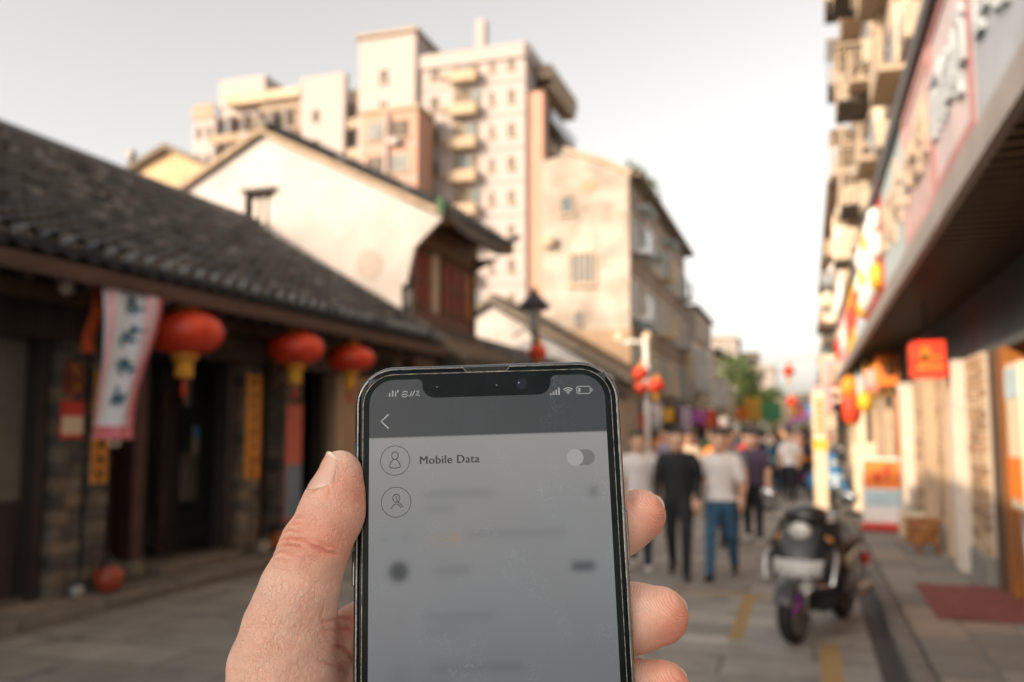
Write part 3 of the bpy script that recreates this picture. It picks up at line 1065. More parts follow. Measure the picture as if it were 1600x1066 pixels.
# ------------------------------------------------------------------ low white house before the plastered block
O = (-8.0, 33, 0)
lw = thing('low_house', 'low white house with tiled roof sloping down to the street behind the phone', 'house', O)
b = MB(O)
b.prism([(-12.5, 0), (-6.2, 0), (-6.2, 3.5), (-10.6, 6.1), (-12.5, 5.0)], 'y', 30.0, 35.0)
b.build('wall', m_plaster, lw)
b = MB(O)
b.prism([(-5.5, 3.22), (-10.6, 6.22), (-10.6, 6.42), (-5.5, 3.42)], 'y', 29.75, 35.0)
rf = b.build('roof', m_tile_old, lw)
tiled_slope(rf, O, (-5.5, 3.42), (-10.6, 6.42), 29.8, 35.0, m_tile_old, step=.3, ln=.3)
b = MB(O)
b.prism([(-12.6, 5.0), (-10.6, 6.22), (-10.6, 6.42), (-12.6, 5.2)], 'y', 29.75, 35.0)
b.build('rear_roof', m_tile_old, lw)

# low shops between the gable house and the white house
O = (-7.5, 22, 0)
ls = thing('low_shop', 'low dark shop front behind the top edge of the phone', 'shop', O)
part('wall', m_plaster, ls, O, (-10.5, -6.6, 17.5, 29.6, 0, 3.0))
part('shop_front', m_dark_wood, ls, O, (-6.6, -6.45, 17.6, 29.4, .1, 2.5))
b = MB(O)
b.prism([(-5.6, 2.75), (-8.2, 4.0), (-10.6, 2.95), (-10.6, 2.85), (-8.2, 3.88), (-5.6, 2.62)], 'y', 17.5, 29.6)
rf = b.build('roof', m_tile, ls)
tiled_slope(rf, O, (-5.6, 2.76), (-8.2, 4.0), 17.55, 29.6, m_tile, step=.28, ln=.28)
for k in range(6):
    y = 18 + k * 1.85
    d = part('door', m_brown_wood, ls, O, (-6.45, -6.40, y, y + 1.2, .12, 2.2))
    part('door_pane', m_pane, d, O, (-6.40, -6.385, y + .15, y + 1.05, 1.1, 2.05))

# ------------------------------------------------------------------ plastered block with stained gable end
O = (-10, 44, 0)
pb = thing('plastered_block', 'stained cream plaster block with stepped gable end and long windowed side', 'building', O)
b = MB(O)
b.prism([(-10.15, 0), (-6.55, 0), (-6.55, 11.9), (-6.75, 12.1), (-7.6, 12.55), (-9.2, 13.2), (-9.5, 13.0), (-10.15, 12.9)], 'y', 35.2, 35.5)
gw = b.build('gable_wall', m_plaster_old, pb)
b = MB(O)
b.box(-10.1, -6.6, 35.52, 53.4, 0, 12.0)
b.build('body_wall', mat('grey_plaster', (.27, .235, .21), .9, .25, .6, col2=(.40, .34, .30)), pb)
b = MB(O)
b.box(-10.2, -6.05, 35.52, 53.8, 12.02, 12.22)
rf = b.build('roof', m_tile_old, pb)
b = MB(O)
b.prism([(-6.5, 11.85), (-6.4, 12.15), (-7.5, 12.75), (-9.2, 13.4), (-9.2, 13.22), (-7.6, 12.57), (-6.75, 12.12)], 'y', 35.05, 35.52)
b.build('coping', m_tan, gw)
for x0, x1, z0, z1, ba in ((-9.35, -8.85, 10.6, 11.3, 0), (-8.95, -8.05, 7.65, 8.85, 3), (-8.8, -8.5, 5.95, 6.5, 0)):
    window(pb, O, 'y', x0, x1, z0, z1, 35.2, -1, m_tan, m_pane, ba)
b = MB(O)
b.lathe([(.30, 0), (.28, .03)], (-8.2, 35.165, 11.7), 20, axis='y', smooth=False)
b.build('medallion', mat('rusty_plaster', (.44, .27, .18), .9, .2, 4), gw)
t = MB(O)
t.box(-10.1, -9.6, 34.8, 35.19, 9.2, 9.6, bev=.05)
ac = t.build('air_conditioner', m_tan, pb)
part('lower_band', mat('brown_render', (.34, .24, .16), .9, .2, 1), pb, O, (-10.2, -6.5, 35.06, 35.19, 3.0, 5.7))
for fl, z in enumerate((3.3, 6.1, 8.9)):
    y = 36.2
    k = 0
    while y < 52.5:
        window(pb, O, 'x', y, y + 1.35, z + .3, z + 1.75, -6.6, 1, m_white if (k + fl) % 3 else m_cyan, m_pane, 1)
        if (k * 7 + fl * 3) % 3 == 0:
            c = MB(O)
            c.box(-6.5, -5.9, y - .1, y + 1.45, z + .05, z + .15)
            for q in range(8):
                c.box(-5.96, -5.92, y - .08 + q * .2, y - .05 + q * .2, z + .15, z + 1.0)
            c.box(-5.97, -5.91, y - .1, y + 1.4, z + 1.0, z + 1.05)
            c.build('balcony', m_cream if k % 2 else m_steel, pb)
        y += 2.3
        k += 1
for y, z, m in ((36.4, 10.9, m_cyan), (39, 9.4, m_cyan), (44, 11.0, m_cyan), (36.3, 5.9, m_cyan)):
    part('awning', m, pb, O, (-6.55, -5.9, y, y + 2.2, z, z + .09))
g = MB(O)
for k in range(160):
    x, y = random.uniform(-6.7, -6.0), random.uniform(35.6, 41)
    z = 12.25 + random.uniform(0, .5) - (0.9 if random.random() < .3 else 0) * (x > -6.1)
    d = Vector((random.gauss(0, 1), random.gauss(0, 1), random.gauss(0, .6))).normalized() * .16
    e = d.orthogonal().normalized() * .09
    p = Vector((x, y, z))
    g.add([p - d, p + e, p + d, p - e], [(0, 1, 2, 3)])
m_leaf = mat('leaf_green', (.045, .105, .025), .7, .4, 6, col2=(.13, .19, .045))
g = g.build('roof_plant', m_leaf, pb)
g['kind'] = 'stuff'
# street-level shops of the block: dark awnings
for k in range(6):
    y = 35.8 + k * 3.0
    a = MB(O)
    a.prism([(-5.0, 2.75), (-6.55, 3.25), (-6.55, 3.15), (-5.0, 2.65)], 'y', y, y + 2.7)
    a.build('shop_awning', m_black if k % 2 else m_brown_wood, pb)
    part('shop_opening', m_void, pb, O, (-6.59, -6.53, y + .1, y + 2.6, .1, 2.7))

# ------------------------------------------------------------------ pale house with a square white hoarding, further along
O = (-8.5, 63, 0)
ph = thing('pale_house', 'pale three storey house with square white top beyond the plastered block', 'building', O)
part('wall', m_cream, ph, O, (-12.5, -6.3, 54.2, 70, 0, 7.2))
part('top_wall', m_plaster, ph, O, (-12.5, -6.1, 54.0, 63.5, 7.22, 9.0))
part('roof', m_tile_old, ph, O, (-12.7, -5.9, 54.0, 63.8, 9.02, 9.2))
part('roof', m_tile, ph, O, (-12.7, -5.5, 64.0, 70.5, 7.22, 7.4))
for fl, z in enumerate((3.6, 5.6)):
    for k in range(5):
        window(ph, O, 'x', 55 + k * 3, 56.5 + k * 3, z, z + 1.2, -6.3, 1, m_white, m_pane, 1)
        if fl == 0:
            window(ph, O, 'y', -11.6 + k * 1.1, -11.0 + k * 1.1, 7.5, 8.5, 54.0, -1, m_white, m_pane, 0, False)
part('shop_sign_band', mat('signal_white', (.72, .74, .78)), ph, O, (-6.3, -5.4, 54.3, 57, 4.0, 6.6))
part('shop_opening', m_void, ph, O, (-6.35, -6.25, 55, 69, .1, 2.8))
for k in range(4):
    a = MB(O)
    a.prism([(-4.9, 2.8), (-6.3, 3.2), (-6.3, 3.1), (-4.9, 2.7)], 'y', 54.5 + k * 3.8, 57.9 + k * 3.8)
    a.build('shop_awning', (m_black, m_brown_wood, m_teal, m_brown_wood)[k], ph)

# ------------------------------------------------------------------ the two apartment towers
m_tower = mat('tower_paint', (.40, .345, .325), .9, .06, .12)
m_tower_sh = mat('tower_rail', (.36, .28, .205), .9, .15, .3)
m_terra = mat('terracotta_stripe', (.46, .265, .195), .9, .08, .2)
m_win_dark = mat('tower_glass', (.075, .062, .052), .5, .5, .2, spec=.15)


def tower_window(p, org, x0, x1, z0, z1, y, m=None):
    b = MB(org)
    b.box(x0, x1, y - .04, y - .005, z0, z1)
    w = b.build('window', m or m_win_dark, p)
    b = MB(org)
    b.box(x0 - .12, x1 + .12, y - .18, y - .006, z0 - .2, z0)
    b.box((x0 + x1) / 2 - .05, (x0 + x1) / 2 + .05, y - .08, y - .041, z0, z1)
    b.build('frame', m_tower_sh, w)


O = (-28, 76, 0)
tr = thing('apartment_tower', 'tall cream apartment tower with balcony column and terracotta corner stripe', 'building', O)
YT = 70.0
part('wall', m_tower, tr, O, (-31.6, -21.7, YT, 82, 0, 33.6))
part('lift_block', m_tower, tr, O, (-37.1, -31.61, YT - .6, 80, 0, 36.6))
part('roof_slab', m_tower_sh, tr, O, (-37.4, -31.4, YT - .9, 80.2, 36.62, 36.95))
part('parapet', m_tower, tr, O, (-31.6, -21.5, YT - .25, YT - .01, 33.2, 34.5), (-21.69, -21.4, YT - .25, 82, 33.2, 34.4))
part('roof_shed', m_tile_old, tr, O, (-30.9, -26.4, 72, 76, 33.62, 35.6))
part('chimney', m_tower, tr, O, (-26.3, -25.5, YT + .3, YT + 1.2, 33.62, 37.3))
part('corner_stripe', m_terra, tr, O, (-21.69, -20.3, YT + .4, YT + 1.9, 5, 30.2))
for k in range(10):
    z = 5.2 + k * 2.92
    # balcony bay: flat panel, the recess shade put into its colour
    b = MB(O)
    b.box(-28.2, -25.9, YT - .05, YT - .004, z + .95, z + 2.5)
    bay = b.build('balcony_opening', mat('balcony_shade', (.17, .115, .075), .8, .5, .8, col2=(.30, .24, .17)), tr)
    b = MB(O)
    b.box(-28.3, -25.8, YT - 1.1, YT - .06, z - .1, z + .9, bev=.05)
    b.build('balcony_front', mat('balcony_cream', (.42, .32, .225), .9, .08, .3), bay)
    b = MB(O)
    b.box(-27.6 + (k % 3) * .5, -26.5 + (k % 3) * .4, YT - .12, YT - .052, z + 1.1, z + 2.3)
    b.build('balcony_window', mat('bluish_glass', (.17, .19, .19), .5, .5, .5, spec=.15), bay)
    tower_window(tr, O, -30.4, -29.6, z + .8, z + 2.1, YT)
    tower_window(tr, O, -24.9, -24.5, z + .9, z + 1.9, YT)
    tower_window(tr, O, -35.0, -34.3, z + .9, z + 2.0, YT - .6)
    tower_window(tr, O, -23.2, -22.7, z + .9, z + 1.9, YT)
    b = MB(O)
    b.box(-29.2, -28.5, YT - .55, YT - .01, z + .5, z + 1.05, bev=.05)
    b.build('air_conditioner', m_tower_sh, tr)
    b = MB(O)
    b.box(-31.58, -21.72, YT - .07, YT - .003, z - .25, z - .12)
    b.build('floor_line', mat('tower_joint', (.34, .295, .27), .9, .1, .3), tr)
    # east side balconies
    b = MB(O)
    b.box(-21.66, -20.2, 73.0, 81.5, z - .1, z + .1)
    b.box(-20.3, -20.2, 73.0, 81.5, z + .1, z + 1.0)
    b.build('side_balcony', m_tower_sh if k % 2 else m_steel, tr)
    b = MB(O)
    b.box(-21.66, -21.6, 73.2, 81, z + .2, z + 2.4)
    b.build('side_window', m_win_dark, tr)
part('side_crown', m_tower_sh, tr, O, (-21.4, -20.1, 72.5, 81.8, 32.2, 33.4))

O = (-33.8, 66, 0)
ax_ = thing('brick_annex', 'terracotta and glass apartment annex before the tall cream tower', 'building', O)
YA = 66.0
part('wall', m_terra, ax_, O, (-35.0, -29.8, YA, 69.3, 0, 28.2))
part('roof_slab', m_tower_sh, ax_, O, (-35.2, -29.6, YA - .2, 69.35, 28.22, 28.6))
for k in range(8):
    z = 5.0 + k * 2.9
    tower_window(ax_, O, -34.4, -32.9, z + .6, z + 2.1, YA, (m_win_dark, _M['bluish_glass'])[k % 2])
    tower_window(ax_, O, -32.1, -30.6, z + .6, z + 2.1, YA, (_M['bluish_glass'], m_win_dark)[k % 2])
    b = MB(O)
    b.box(-34.5 + (k % 2) * 2.3, -33.6 + (k % 2) * 2.3, YA - .7, YA - .19, z - .1, z + .5, bev=.05)
    b.build('air_conditioner', m_tower, ax_)
    b = MB(O)
    b.box(-32.62, -32.4, YA - .35, YA - .006, z, z + 2.75)
    b.build('mullion', m_tower, ax_)
    part('floor_band', m_tower, ax_, O, (-35.05, -29.75, YA - .05, YA - .003, z - .1, z + .12))

O = (-49, 80, 0)
tl = thing('apartment_block', 'cream apartment block with brown roof-level balconies left of the tower', 'building', O)
YB = 75.0
part('wall', m_tower, tl, O, (-59.0, -41.3, YB, 88, 0, 33.4))
part('stair_wall', m_tower, tl, O, (-46.0, -41.2, YB - .8, YB - .01, 0, 36.0))
part('end_wall', m_tower_sh, tl, O, (-41.29, -39.4, YB + .3, 86, 0, 34.6))
part('penthouse', m_tower, tl, O, (-56.4, -51.0, YB + .5, 84, 33.42, 37.5))
part('terrace_wall', m_tower_sh, tl, O, (-59.1, -56.5, YB - .2, YB, 33.42, 35.0))
part('terrace_wall', m_tower_sh, tl, O, (-51.0, -46.1, YB - .2, YB + 3, 33.42, 35.4))
part('terrace_roof', mat('terrace_roofing', (.50, .38, .27), .85, .2, .4), tl, O, (-54.6, -46.05, YB - .9, YB + 4, 34.2, 35.2))
for fl in range(8):
    z = 10.0 + fl * 2.95
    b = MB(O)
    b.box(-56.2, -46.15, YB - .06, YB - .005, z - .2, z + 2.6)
    bay = b.build('balcony_bay', mat('bay_shade', (.20, .145, .10), .85, .35, .7), tl)  # flat panel, its brown carrying the shade of the bay
    b = MB(O)
    b.box(-56.3, -46.1, YB - 1.1, YB - .9, z - .35, z + .5)
    b.build('railing', mat('rail_ochre', (.37, .27, .185), .9, .2, .8), bay)
    for k in range(6):
        x = -55.6 + k * 1.62
        b = MB(O)
        b.box(x, x + .95, YB - .14, YB - .07, z + .65, z + 2.2)
        w = b.build('window', (m_win_dark, _M['bluish_glass'], m_tower_sh)[(k * 2 + fl) % 3], bay)
        b = MB(O)
        b.box(x - .16, x - .04, YB - 1.0, YB - .15, z - .1, z + 2.55)
        b.build('bay_post', m_tower, bay)
        if (k + fl) % 3 == 0:
            b = MB(O)
            b.box(x + .1, x + .9, YB - 1.5, YB - 1.12, z - .2, z + .35, bev=.05)
            b.build('air_conditioner', m_tower, bay)
    for k in range(2):
        b = MB(O)
        b.box(-58.6 + k * 1.2, -58.0 + k * 1.2, YB - .05, YB - .006, z + .7, z + 2.0)
        b.build('window', m_win_dark, tl)
    b = MB(O)
    b.box(-44.6, -43.9, YB - .85, YB - .805, z + .7, z + 1.9)
    b.build('window', m_win_dark, tl)
    b = MB(O)
    b.box(-41.28, -39.0, YB - .5, YB + .28, z - .2, z + .8)
    b.build('side_balcony', m_tower_sh, tl)
    b = MB(O)
    b.box(-41.2, -39.3, YB + .2, YB + .29, z + .8, z + 2.5)
    b.build('side_window', m_win_dark, tl)

# tall house beside the camera's left shoulder; unseen, added and sized to shade the near street
O = (-9.6, -10, 0)
sh = thing('shade_house', 'unseen two storey house added to shade the near street', 'house', O)
part('wall', m_plaster_old, sh, O, (-12.6, -6.6, -17, 4.55, 0, SHADE_H - .35))
part('roof', m_tile, sh, O, (-12.9, -6.4, -17.3, 4.6, SHADE_H - .34, SHADE_H))
for k in range(6):
    for z in (1.0, 3.8):
        window(sh, O, 'x', -16 + k * 3.4, -14.6 + k * 3.4, z, z + 1.4, -6.6, 1, m_brown_wood, m_pane, 1)
# ================================================================== right-hand side
m_facade = mat('warm_facade', (.47, .34, .23), .9, .18, .5, col2=(.60, .47, .35))
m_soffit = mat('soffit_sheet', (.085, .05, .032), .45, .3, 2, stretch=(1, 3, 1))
m_fascia_trim = mat('fascia_trim', (.24, .22, .215), .5, .2, 3)
O = (3.5, 15, 0)
rb = thing('street_block', 'tall ochre block with shop canopy and long sign band over the pavement', 'building', O)
part('upper_wall', m_facade, rb, O, (2.05, 9, 2.5, 36.0, 4.7, 21.0))
part('shop_wall', mat('shop_plaster', (.30, .22, .15), .9, .2, 1), rb, O, (2.5, 9, 1.5, 36.0, 0, 4.69))
b = MB(O)
b.box(1.0, 2.5, 1.5, 29.5, 3.24, 3.32)
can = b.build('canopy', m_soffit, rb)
sl = MB(O)
sl.box(1.03, 2.48, 0, .03, -.02, 0)
slm = MB()
slm.box(0, 1.45, 0, .035, -.025, 0)
slm = slm.mesh('soffit_slat', mat('soffit_slat', (.11, .07, .048), .4, .3, 3))
y = 2.0
while y < 29:
    inst('soffit_slat', slm, can, (1.03 - O[0], y - O[1], 3.238))
    y += .2 if y < 16 else .4
part('canopy_edge', m_fascia_trim, rb, O, (.93, .995, 1.5, 29.5, 3.16, 3.36))
part('canopy_top', m_black, rb, O, (.88, 2.04, 1.5, 29.5, 4.62, 4.76))
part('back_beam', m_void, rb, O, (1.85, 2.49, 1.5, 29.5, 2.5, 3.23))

# sign panels of the band, each a board with its lettering
def sign_panel(y0, y1, m, lets=None, lm=None, label_m=None, z0=3.37, z1=4.60, size=.55, z=None, frame=None):
    b = MB(O)
    b.box(.955, .99, y0 + .02, y1 - .02, z0, z1)
    p = b.build('sign_panel', m, rb)
    if frame:
        f = MB(O)
        for q in ((y0 + .02, y1 - .02, z0, z0 + .09), (y0 + .02, y1 - .02, z1 - .09, z1), (y0 + .02, y0 + .12, z0 + .09, z1 - .09), (y1 - .12, y1 - .02, z0 + .09, z1 - .09)):
            f.box(.94, .954, *q)
        f.build('panel_frame', frame, p)
    if lets:
        st = (y1 - y0 - .3) / lets
        for k in range(lets):
            g = MB(O)
            zz = z or (z0 + z1) / 2 - size / 2
            r = random.Random(int(y0 * 9) + k)
            yc = y0 + .15 + st * (k + .5)
            for q in range(7):
                cy, cz = yc + r.uniform(-.4, .4) * min(size, st), zz + size * r.uniform(.1, .9)
                ln = r.uniform(.3, .7) * size
                if q % 2:
                    g.box(.915, .953, cy - ln / 2, cy + ln / 2, cz - .035, cz + .035)
                else:
                    g.box(.917, .952, cy - .035, cy + .035, cz - ln / 2, cz + ln / 2)
            g.build('character', lm, p)
    return p


sign_panel(1.6, 3.6, m_cyan, 4, m_teal)
sign_panel(3.6, 5.4, mat('slate_panel', (.30, .33, .38), .5, .15, 1.5), 3, mat('pale_lettering', (.42, .46, .49), .6, .1, 4), size=.5)
sign_panel(5.4, 7.1, mat('mauve_panel', (.46, .40, .43), .5, .15, 1.5, col2=(.56, .46, .47)), 4, _M['pale_lettering'], size=.5, frame=mat('dusty_red', (.36, .17, .17), .6, .2, 3))
sign_panel(7.1, 9.0, mat('pale_rose_panel', (.46, .34, .33), .5, .22, 2), 4, mat('tan_lettering', (.46, .36, .27), .6, .1, 4), size=.45, frame=mat('dusty_rose', (.50, .28, .27), .6, .2, 3))
sign_panel(9.0, 11.6, mat('powder_panel', (.38, .46, .48), .5, .2, 2), 5, _M['tan_lettering'], size=.6)
pr = sign_panel(11.6, 15.5, m_red)
for k in range(5):                      # round puffy characters
    for q in range(3):
        g = MB(O)
        r = random.Random(k * 3 + q)
        g.lathe([(.02, -.12), (.13, -.10), (.2, 0), (.13, .03)], (.93, 12.0 + k * .75 + r.uniform(-.1, .1), 3.62 + q * .36), 14, axis='x')
        g.build('bubble_letter', m_white if (k + q) % 4 else m_yellow, pr)
sign_panel(15.5, 18.2, m_cyan, 3, m_red)
sign_panel(18.2, 22, m_yellow, 4, m_red)
sign_panel(22, 25.5, m_pink, 3, m_white)
sign_panel(25.5, 29.4, m_cream, 4, m_red)
# upper storeys: windows, balconies, cages, pipes
for fl in range(5):
    z = 5.3 + fl * 3.1
    y = 3.0
    k = 0
    while y < 34:
        window(rb, O, 'x', y, y + 1.6, z + .5, z + 2.0, 2.05, -1, m_cream if k % 2 else m_steel, m_pane, 1)
        if (k + fl) % 2 == 0:
            c = MB(O)
            c.box(1.45, 2.04, y - .2, y + 1.8, z - .1, z + .02)
            c.box(1.45, 1.52, y - .2, y + 1.8, z + .03, z + .75)
            c.build('balcony', m_tower_sh, rb)
        else:
            c = MB(O)
            c.box(1.65, 2.03, y + .2, y + 1.1, z - .55, z + .05, bev=.03)
            u = c.build('air_conditioner', mat('yellowed_casing', (.40, .33, .25), .6, .15, 4), rb)
            c = MB(O)
            c.lathe([(.22, 0), (.22, -.01)], (1.645, y + .65, z - .25), 16, axis='x', smooth=False)
            c.build('fan_grille', m_steel, u)
        y += 2.9
        k += 1
for k in range(4):
    y = 4.4 + k * 5.8
    b = MB(O)
    b.tube([(1.95, y, 4.75), (1.95, y, 20.5)], .06, 8)
    b.build('drain_pipe', m_tower_sh, rb)


def cage(y, z, m, h=1.7):
    """Barred window cage that juts out from the wall."""
    c = MB(O)
    c.box(1.15, 2.04, y, y + 2.0, z, z + .07)
    t = c.build('window_cage', m_dark_wood, rb)
    b = MB(O)
    for q in range(7):
        x = 1.18 + q * .14
        b.box(x, x + .035, y + .01, y + .04, z + .08, z + h)
    for q in range(5):
        zz = z + .3 + q * (h - .3) / 5
        b.box(1.17, 2.03, y + .005, y + .045, zz, zz + .035)
    for q in range(12):
        yy = y + .1 + q * .16
        b.box(1.16, 1.19, yy, yy + .03, z + .08, z + h)
    g = b.build('cage_bars', m, t)
    c = MB(O)
    c.box(1.13, 2.04, y - .02, y + 2.02, z + h, z + h + .06)
    c.build('cage_roof', m_tower_sh, t)
    c = MB(O)
    c.box(1.3, 1.75, y + .3, y + 1.2, z + .08, z + .75, bev=.05)
    c.build('stored_box', m_cream, t)


for z, m in ((7.7, m_cream), (10.8, m_tower_sh), (14.2, m_steel), (17.4, m_tower_sh)):
    cage(33.6, z, m)
    cage(27.0, z + .4, m_tower_sh)

# shop fronts: piers, white panels, folding timber doors
m_door = mat('varnished_door', (.36, .135, .03), .4, .3, 5, stretch=(1, 1, .15))
m_pier = mat('sandy_brick', (.42, .28, .165), .85, .25, 5, bump=.2)


def right_pier(y0, y1, x0=1.72, brick=True):
    c = MB(O)
    c.box(x0 + .015, 2.49, y0 + .01, y1 - .01, .1, 2.5)
    p = c.build('pier', mat('pier_render', (.60, .52, .44), .85, .12, 2), rb)
    if brick:
        z = .42
        k = 0
        while z < 2.44:
            h = .115
            n = 2
            w = (y1 - y0) / n
            off = 0 if k % 2 else w * .5
            yy = y0 - off
            while yy < y1 - .02:
                a, d = max(y0, yy) + .006, min(y1, yy + w) - .006
                if d - a > .04:
                    s = MB(O)
                    s.box(x0 + random.uniform(-.008, .006), x0 + .05, a, d, z, z + h - .012, bev=.008)
                    s.build('brick', random.choice((m_pier, mat('sandy_brick_pale', (.50, .37, .24), .85, .2, 5, bump=.2), mat('sandy_brick_dark', (.30, .19, .115), .85, .2, 5, bump=.2))), p)
                yy += w
            z += h
            k += 1
    s = MB(O)
    s.box(x0 - .03, 2.49, y0 - .03, y1 + .03, .1, .42, bev=.02)
    s.build('plinth', mat('plinth_stone', (.22, .215, .20), .8, .2, 4), p)
    return p


def white_post(y0, y1, x0=1.60):
    s = MB(O)
    s.box(x0, 1.80, y0, y1, .1, 2.5, bev=.015)
    s.build('white_post', random.choice((mat('post_paint', (.66, .58, .50), .7, .12, 3), mat('post_paint_tan', (.52, .38, .26), .7, .15, 3))), rb)


def folding_door(y0, y1, n=4, m=None):
    d = MB(O)
    d.box(2.12, 2.14, y0, y1, .12, 2.5)
    d = d.build('folding_door', m or m_door, rb)
    w = (y1 - y0) / n
    for i in range(n):
        s = MB(O)
        a = y0 + i * w
        s.box(2.07, 2.118, a + .01, a + w - .01, .14, 2.48, bev=.01)
        s.build('door_panel', m or m_door, d)
        for z in (.25, 1.0, 1.75):
            s = MB(O)
            s.box(2.05, 2.069, a + .08, a + w - .08, z, z + .62, bev=.008)
            s.build('raised_field', m or m_door, d)


folding_door(6.2, 9.6, 5)
part('timber_post', m_door, rb, O, (1.82, 2.05, 9.66, 9.9, .1, 2.5))
part('timber_post', m_brown_wood, rb, O, (1.78, 2.05, 9.95, 10.2, .1, 2.5))
right_pier(10.28, 11.2)
white_post(11.3, 11.7)
part('opening', m_void, rb, O, (2.44, 2.48, 11.7, 12.7, .1, 2.5))
white_post(12.55, 12.8, 1.66)
right_pier(12.85, 13.7)
white_post(13.8, 14.4)
folding_door(14.4, 15.6, 3)
right_pier(15.7, 16.5)
white_post(16.6, 17.3, 1.55)
part('opening', m_void, rb, O, (2.44, 2.48, 17.3, 20.8, .1, 2.5))
white_post(20.9, 21.6)
right_pier(22.0, 23.0, brick=False)
white_post(24.5, 25.4)
right_pier(26.5, 27.5, brick=False)
folding_door(17.6, 20.4, 5, m_brown_wood)
folding_door(27.6, 35, 8, m_brown_wood)
folding_door(3.0, 6.1, 4, m_brown_wood)
part('timber_post', m_dark_wood, rb, O, (1.75, 2.0, 2.6, 2.9, .1, 2.5))

# things beneath and before the canopy
t = thing('box_lantern', 'glowing red square box lantern hung under the canopy', 'lantern', (1.38, 11.6, 2.52))
b = MB()
b.prism([(-.17, -.21), (.17, -.21), (.17, .21), (-.17, .21)], 'y', -.28, .28)
b.build('box', mat('red_acrylic', (.72, .04, .015), .4, .1, 3, emit=(.9, .05, .015), emit_s=.28), t)
b = MB()
for x in (-.175, .155):
    for z in (-.215, .195):
        b = MB()
        b.box(x, x + .02, -.31, .31, z, z + .02)
        b.build('edge_bar', mat('dark_red_frame', (.25, .02, .015), .5, .2, 4), t)
b = MB()
b.tube([(0, 0, .21), (0, 0, .72)], .012, 6)
b.build('hanger', m_black, t)


b = MB()
glyph(b, -.15, -.15, .3, 0, 12, .13)
b.v = [(v[1], -.284, v[2]) for v in b.v]
b.build('character', m_gold, t)
b = MB()
glyph(b, -.18, -.15, .3, -.174, 15, .13)
b.build('character', m_gold, t)


def long_lantern(loc, r, h, m, label, group='small lanterns under the right canopy'):
    t = thing('paper_lantern', label, 'lantern', loc, 0, group)
    b = MB()
    b.lathe([(r * .5, -h / 2), (r * .9, -h * .4), (r, -h * .1), (r, h * .1), (r * .9, h * .4), (r * .5, h / 2)], n=24, rib=.04)
    b.build('body', m, t)
    for s in (-1, 1):
        b = MB()
        b.lathe([(r * .5, 0), (r * .52, .03), (r * .4, .06)], (0, 0, h / 2 if s > 0 else -h / 2 - .05), 16)
        b.build('cap', m_gold, t)
    b = MB()
    b.tube([(0, 0, h / 2 + .05), (0, 0, h / 2 + .4)], .01, 6)
    b.build('cord', m_black, t)


long_lantern((1.12, 24.6, 2.35), .24, .95, mat('red_paper', (.75, .06, .02), .6, .1, 4), 'long red paper lantern hanging beneath the far canopy')
long_lantern((1.05, 23.2, 2.75), .22, .42, mat('orange_paper', (.85, .28, .02), .6, .1, 4), 'round orange paper lantern above the long red one')
long_lantern((1.16, 19.6, 2.28), .16, .34, mat('yellow_paper', (.80, .45, .03), .6, .1, 4), 'small yellow paper lantern beneath the right canopy')
long_lantern((1.3, 18.2, 2.62), .26, .45, mat('rose_paper', (.72, .30, .26), .6, .15, 4), 'round rose paper lantern beneath the right canopy')
board('couplet_board', 'orange couplet board on a white post under the right canopy', 'sign', 17.0, 17.4, 1.15, 2.35, m_orange, 1.54, 6, m_gold_board, 'gold couplet boards')
[o for o in COL.objects if o.name.startswith('couplet_board')][-1].rotation_euler = (0, 0, math.pi)

# advertising stand
t = thing('sign_stand', 'white advertising stand with orange top on the right pavement', 'sign', (1.12, 15.5, .122), R(-8))
b = MB()
b.box(-.30, .30, -.04, .04, .10, 1.14, bev=.03)
b.build('panel', m_white, t)
b = MB()
b.box(-.27, .27, -.048, -.041, .66, 1.10)
b.build('orange_print', m_orange, t)
b = MB()
b.box(-.27, .27, -.048, -.041, .38, .62)
b.build('blue_print', m_cyan, t)
b = MB()
glyph(b, 0, 0, .3, 0, 4, .14)
b.v = [(-.15 + v[1], -.052, .74 + v[2]) for v in b.v]
b.build('character', m_red, t)
b = MB()
b.box(-.34, .34, -.22, .22, 0, .10, bev=.04)
b.build('base', m_red, t)
t = thing('sign_stand', 'narrow white panel stand behind the orange topped stand', 'sign', (.98, 17.2, .122), R(5))
b = MB()
b.box(-.2, .2, -.03, .03, .06, 1.35, bev=.03)
b.build('panel', m_cream, t)
b = MB()
b.box(-.25, .25, -.16, .16, 0, .06, bev=.02)
b.build('base', m_steel, t)
# door mat
t = MB()
t.sheet(lambda u, v: Vector((1.02 + .92 * u, 8.45 + 1.75 * v, .137 + .004 * math.sin(9 * u + 5 * v))), 8, 8)
t.box(1.0, 1.96, 8.42, 10.23, .128, .134)
tag(t.build('door_mat', mat('red_mat', (.21, .065, .055), .95, .3, 12, bump=.4, bscale=60)), 'dusty red door mat on the right pavement before the timber doors', 'mat')
t = thing('stool', 'low wooden stool beside the white post on the right', 'stool', (1.45, 12.9, .122))
b = MB()
b.lathe([(.15, 0), (.16, .02), (.15, .04)], (0, 0, .30), 16)
b.build('seat', m_door, t)
for sx in (-1, 1):
    for sy in (-1, 1):
        b = MB()
        b.tube([(sx * .09, sy * .09, .30), (sx * .12, sy * .12, 0)], .018, 6)
        b.build('leg', m_door, t)
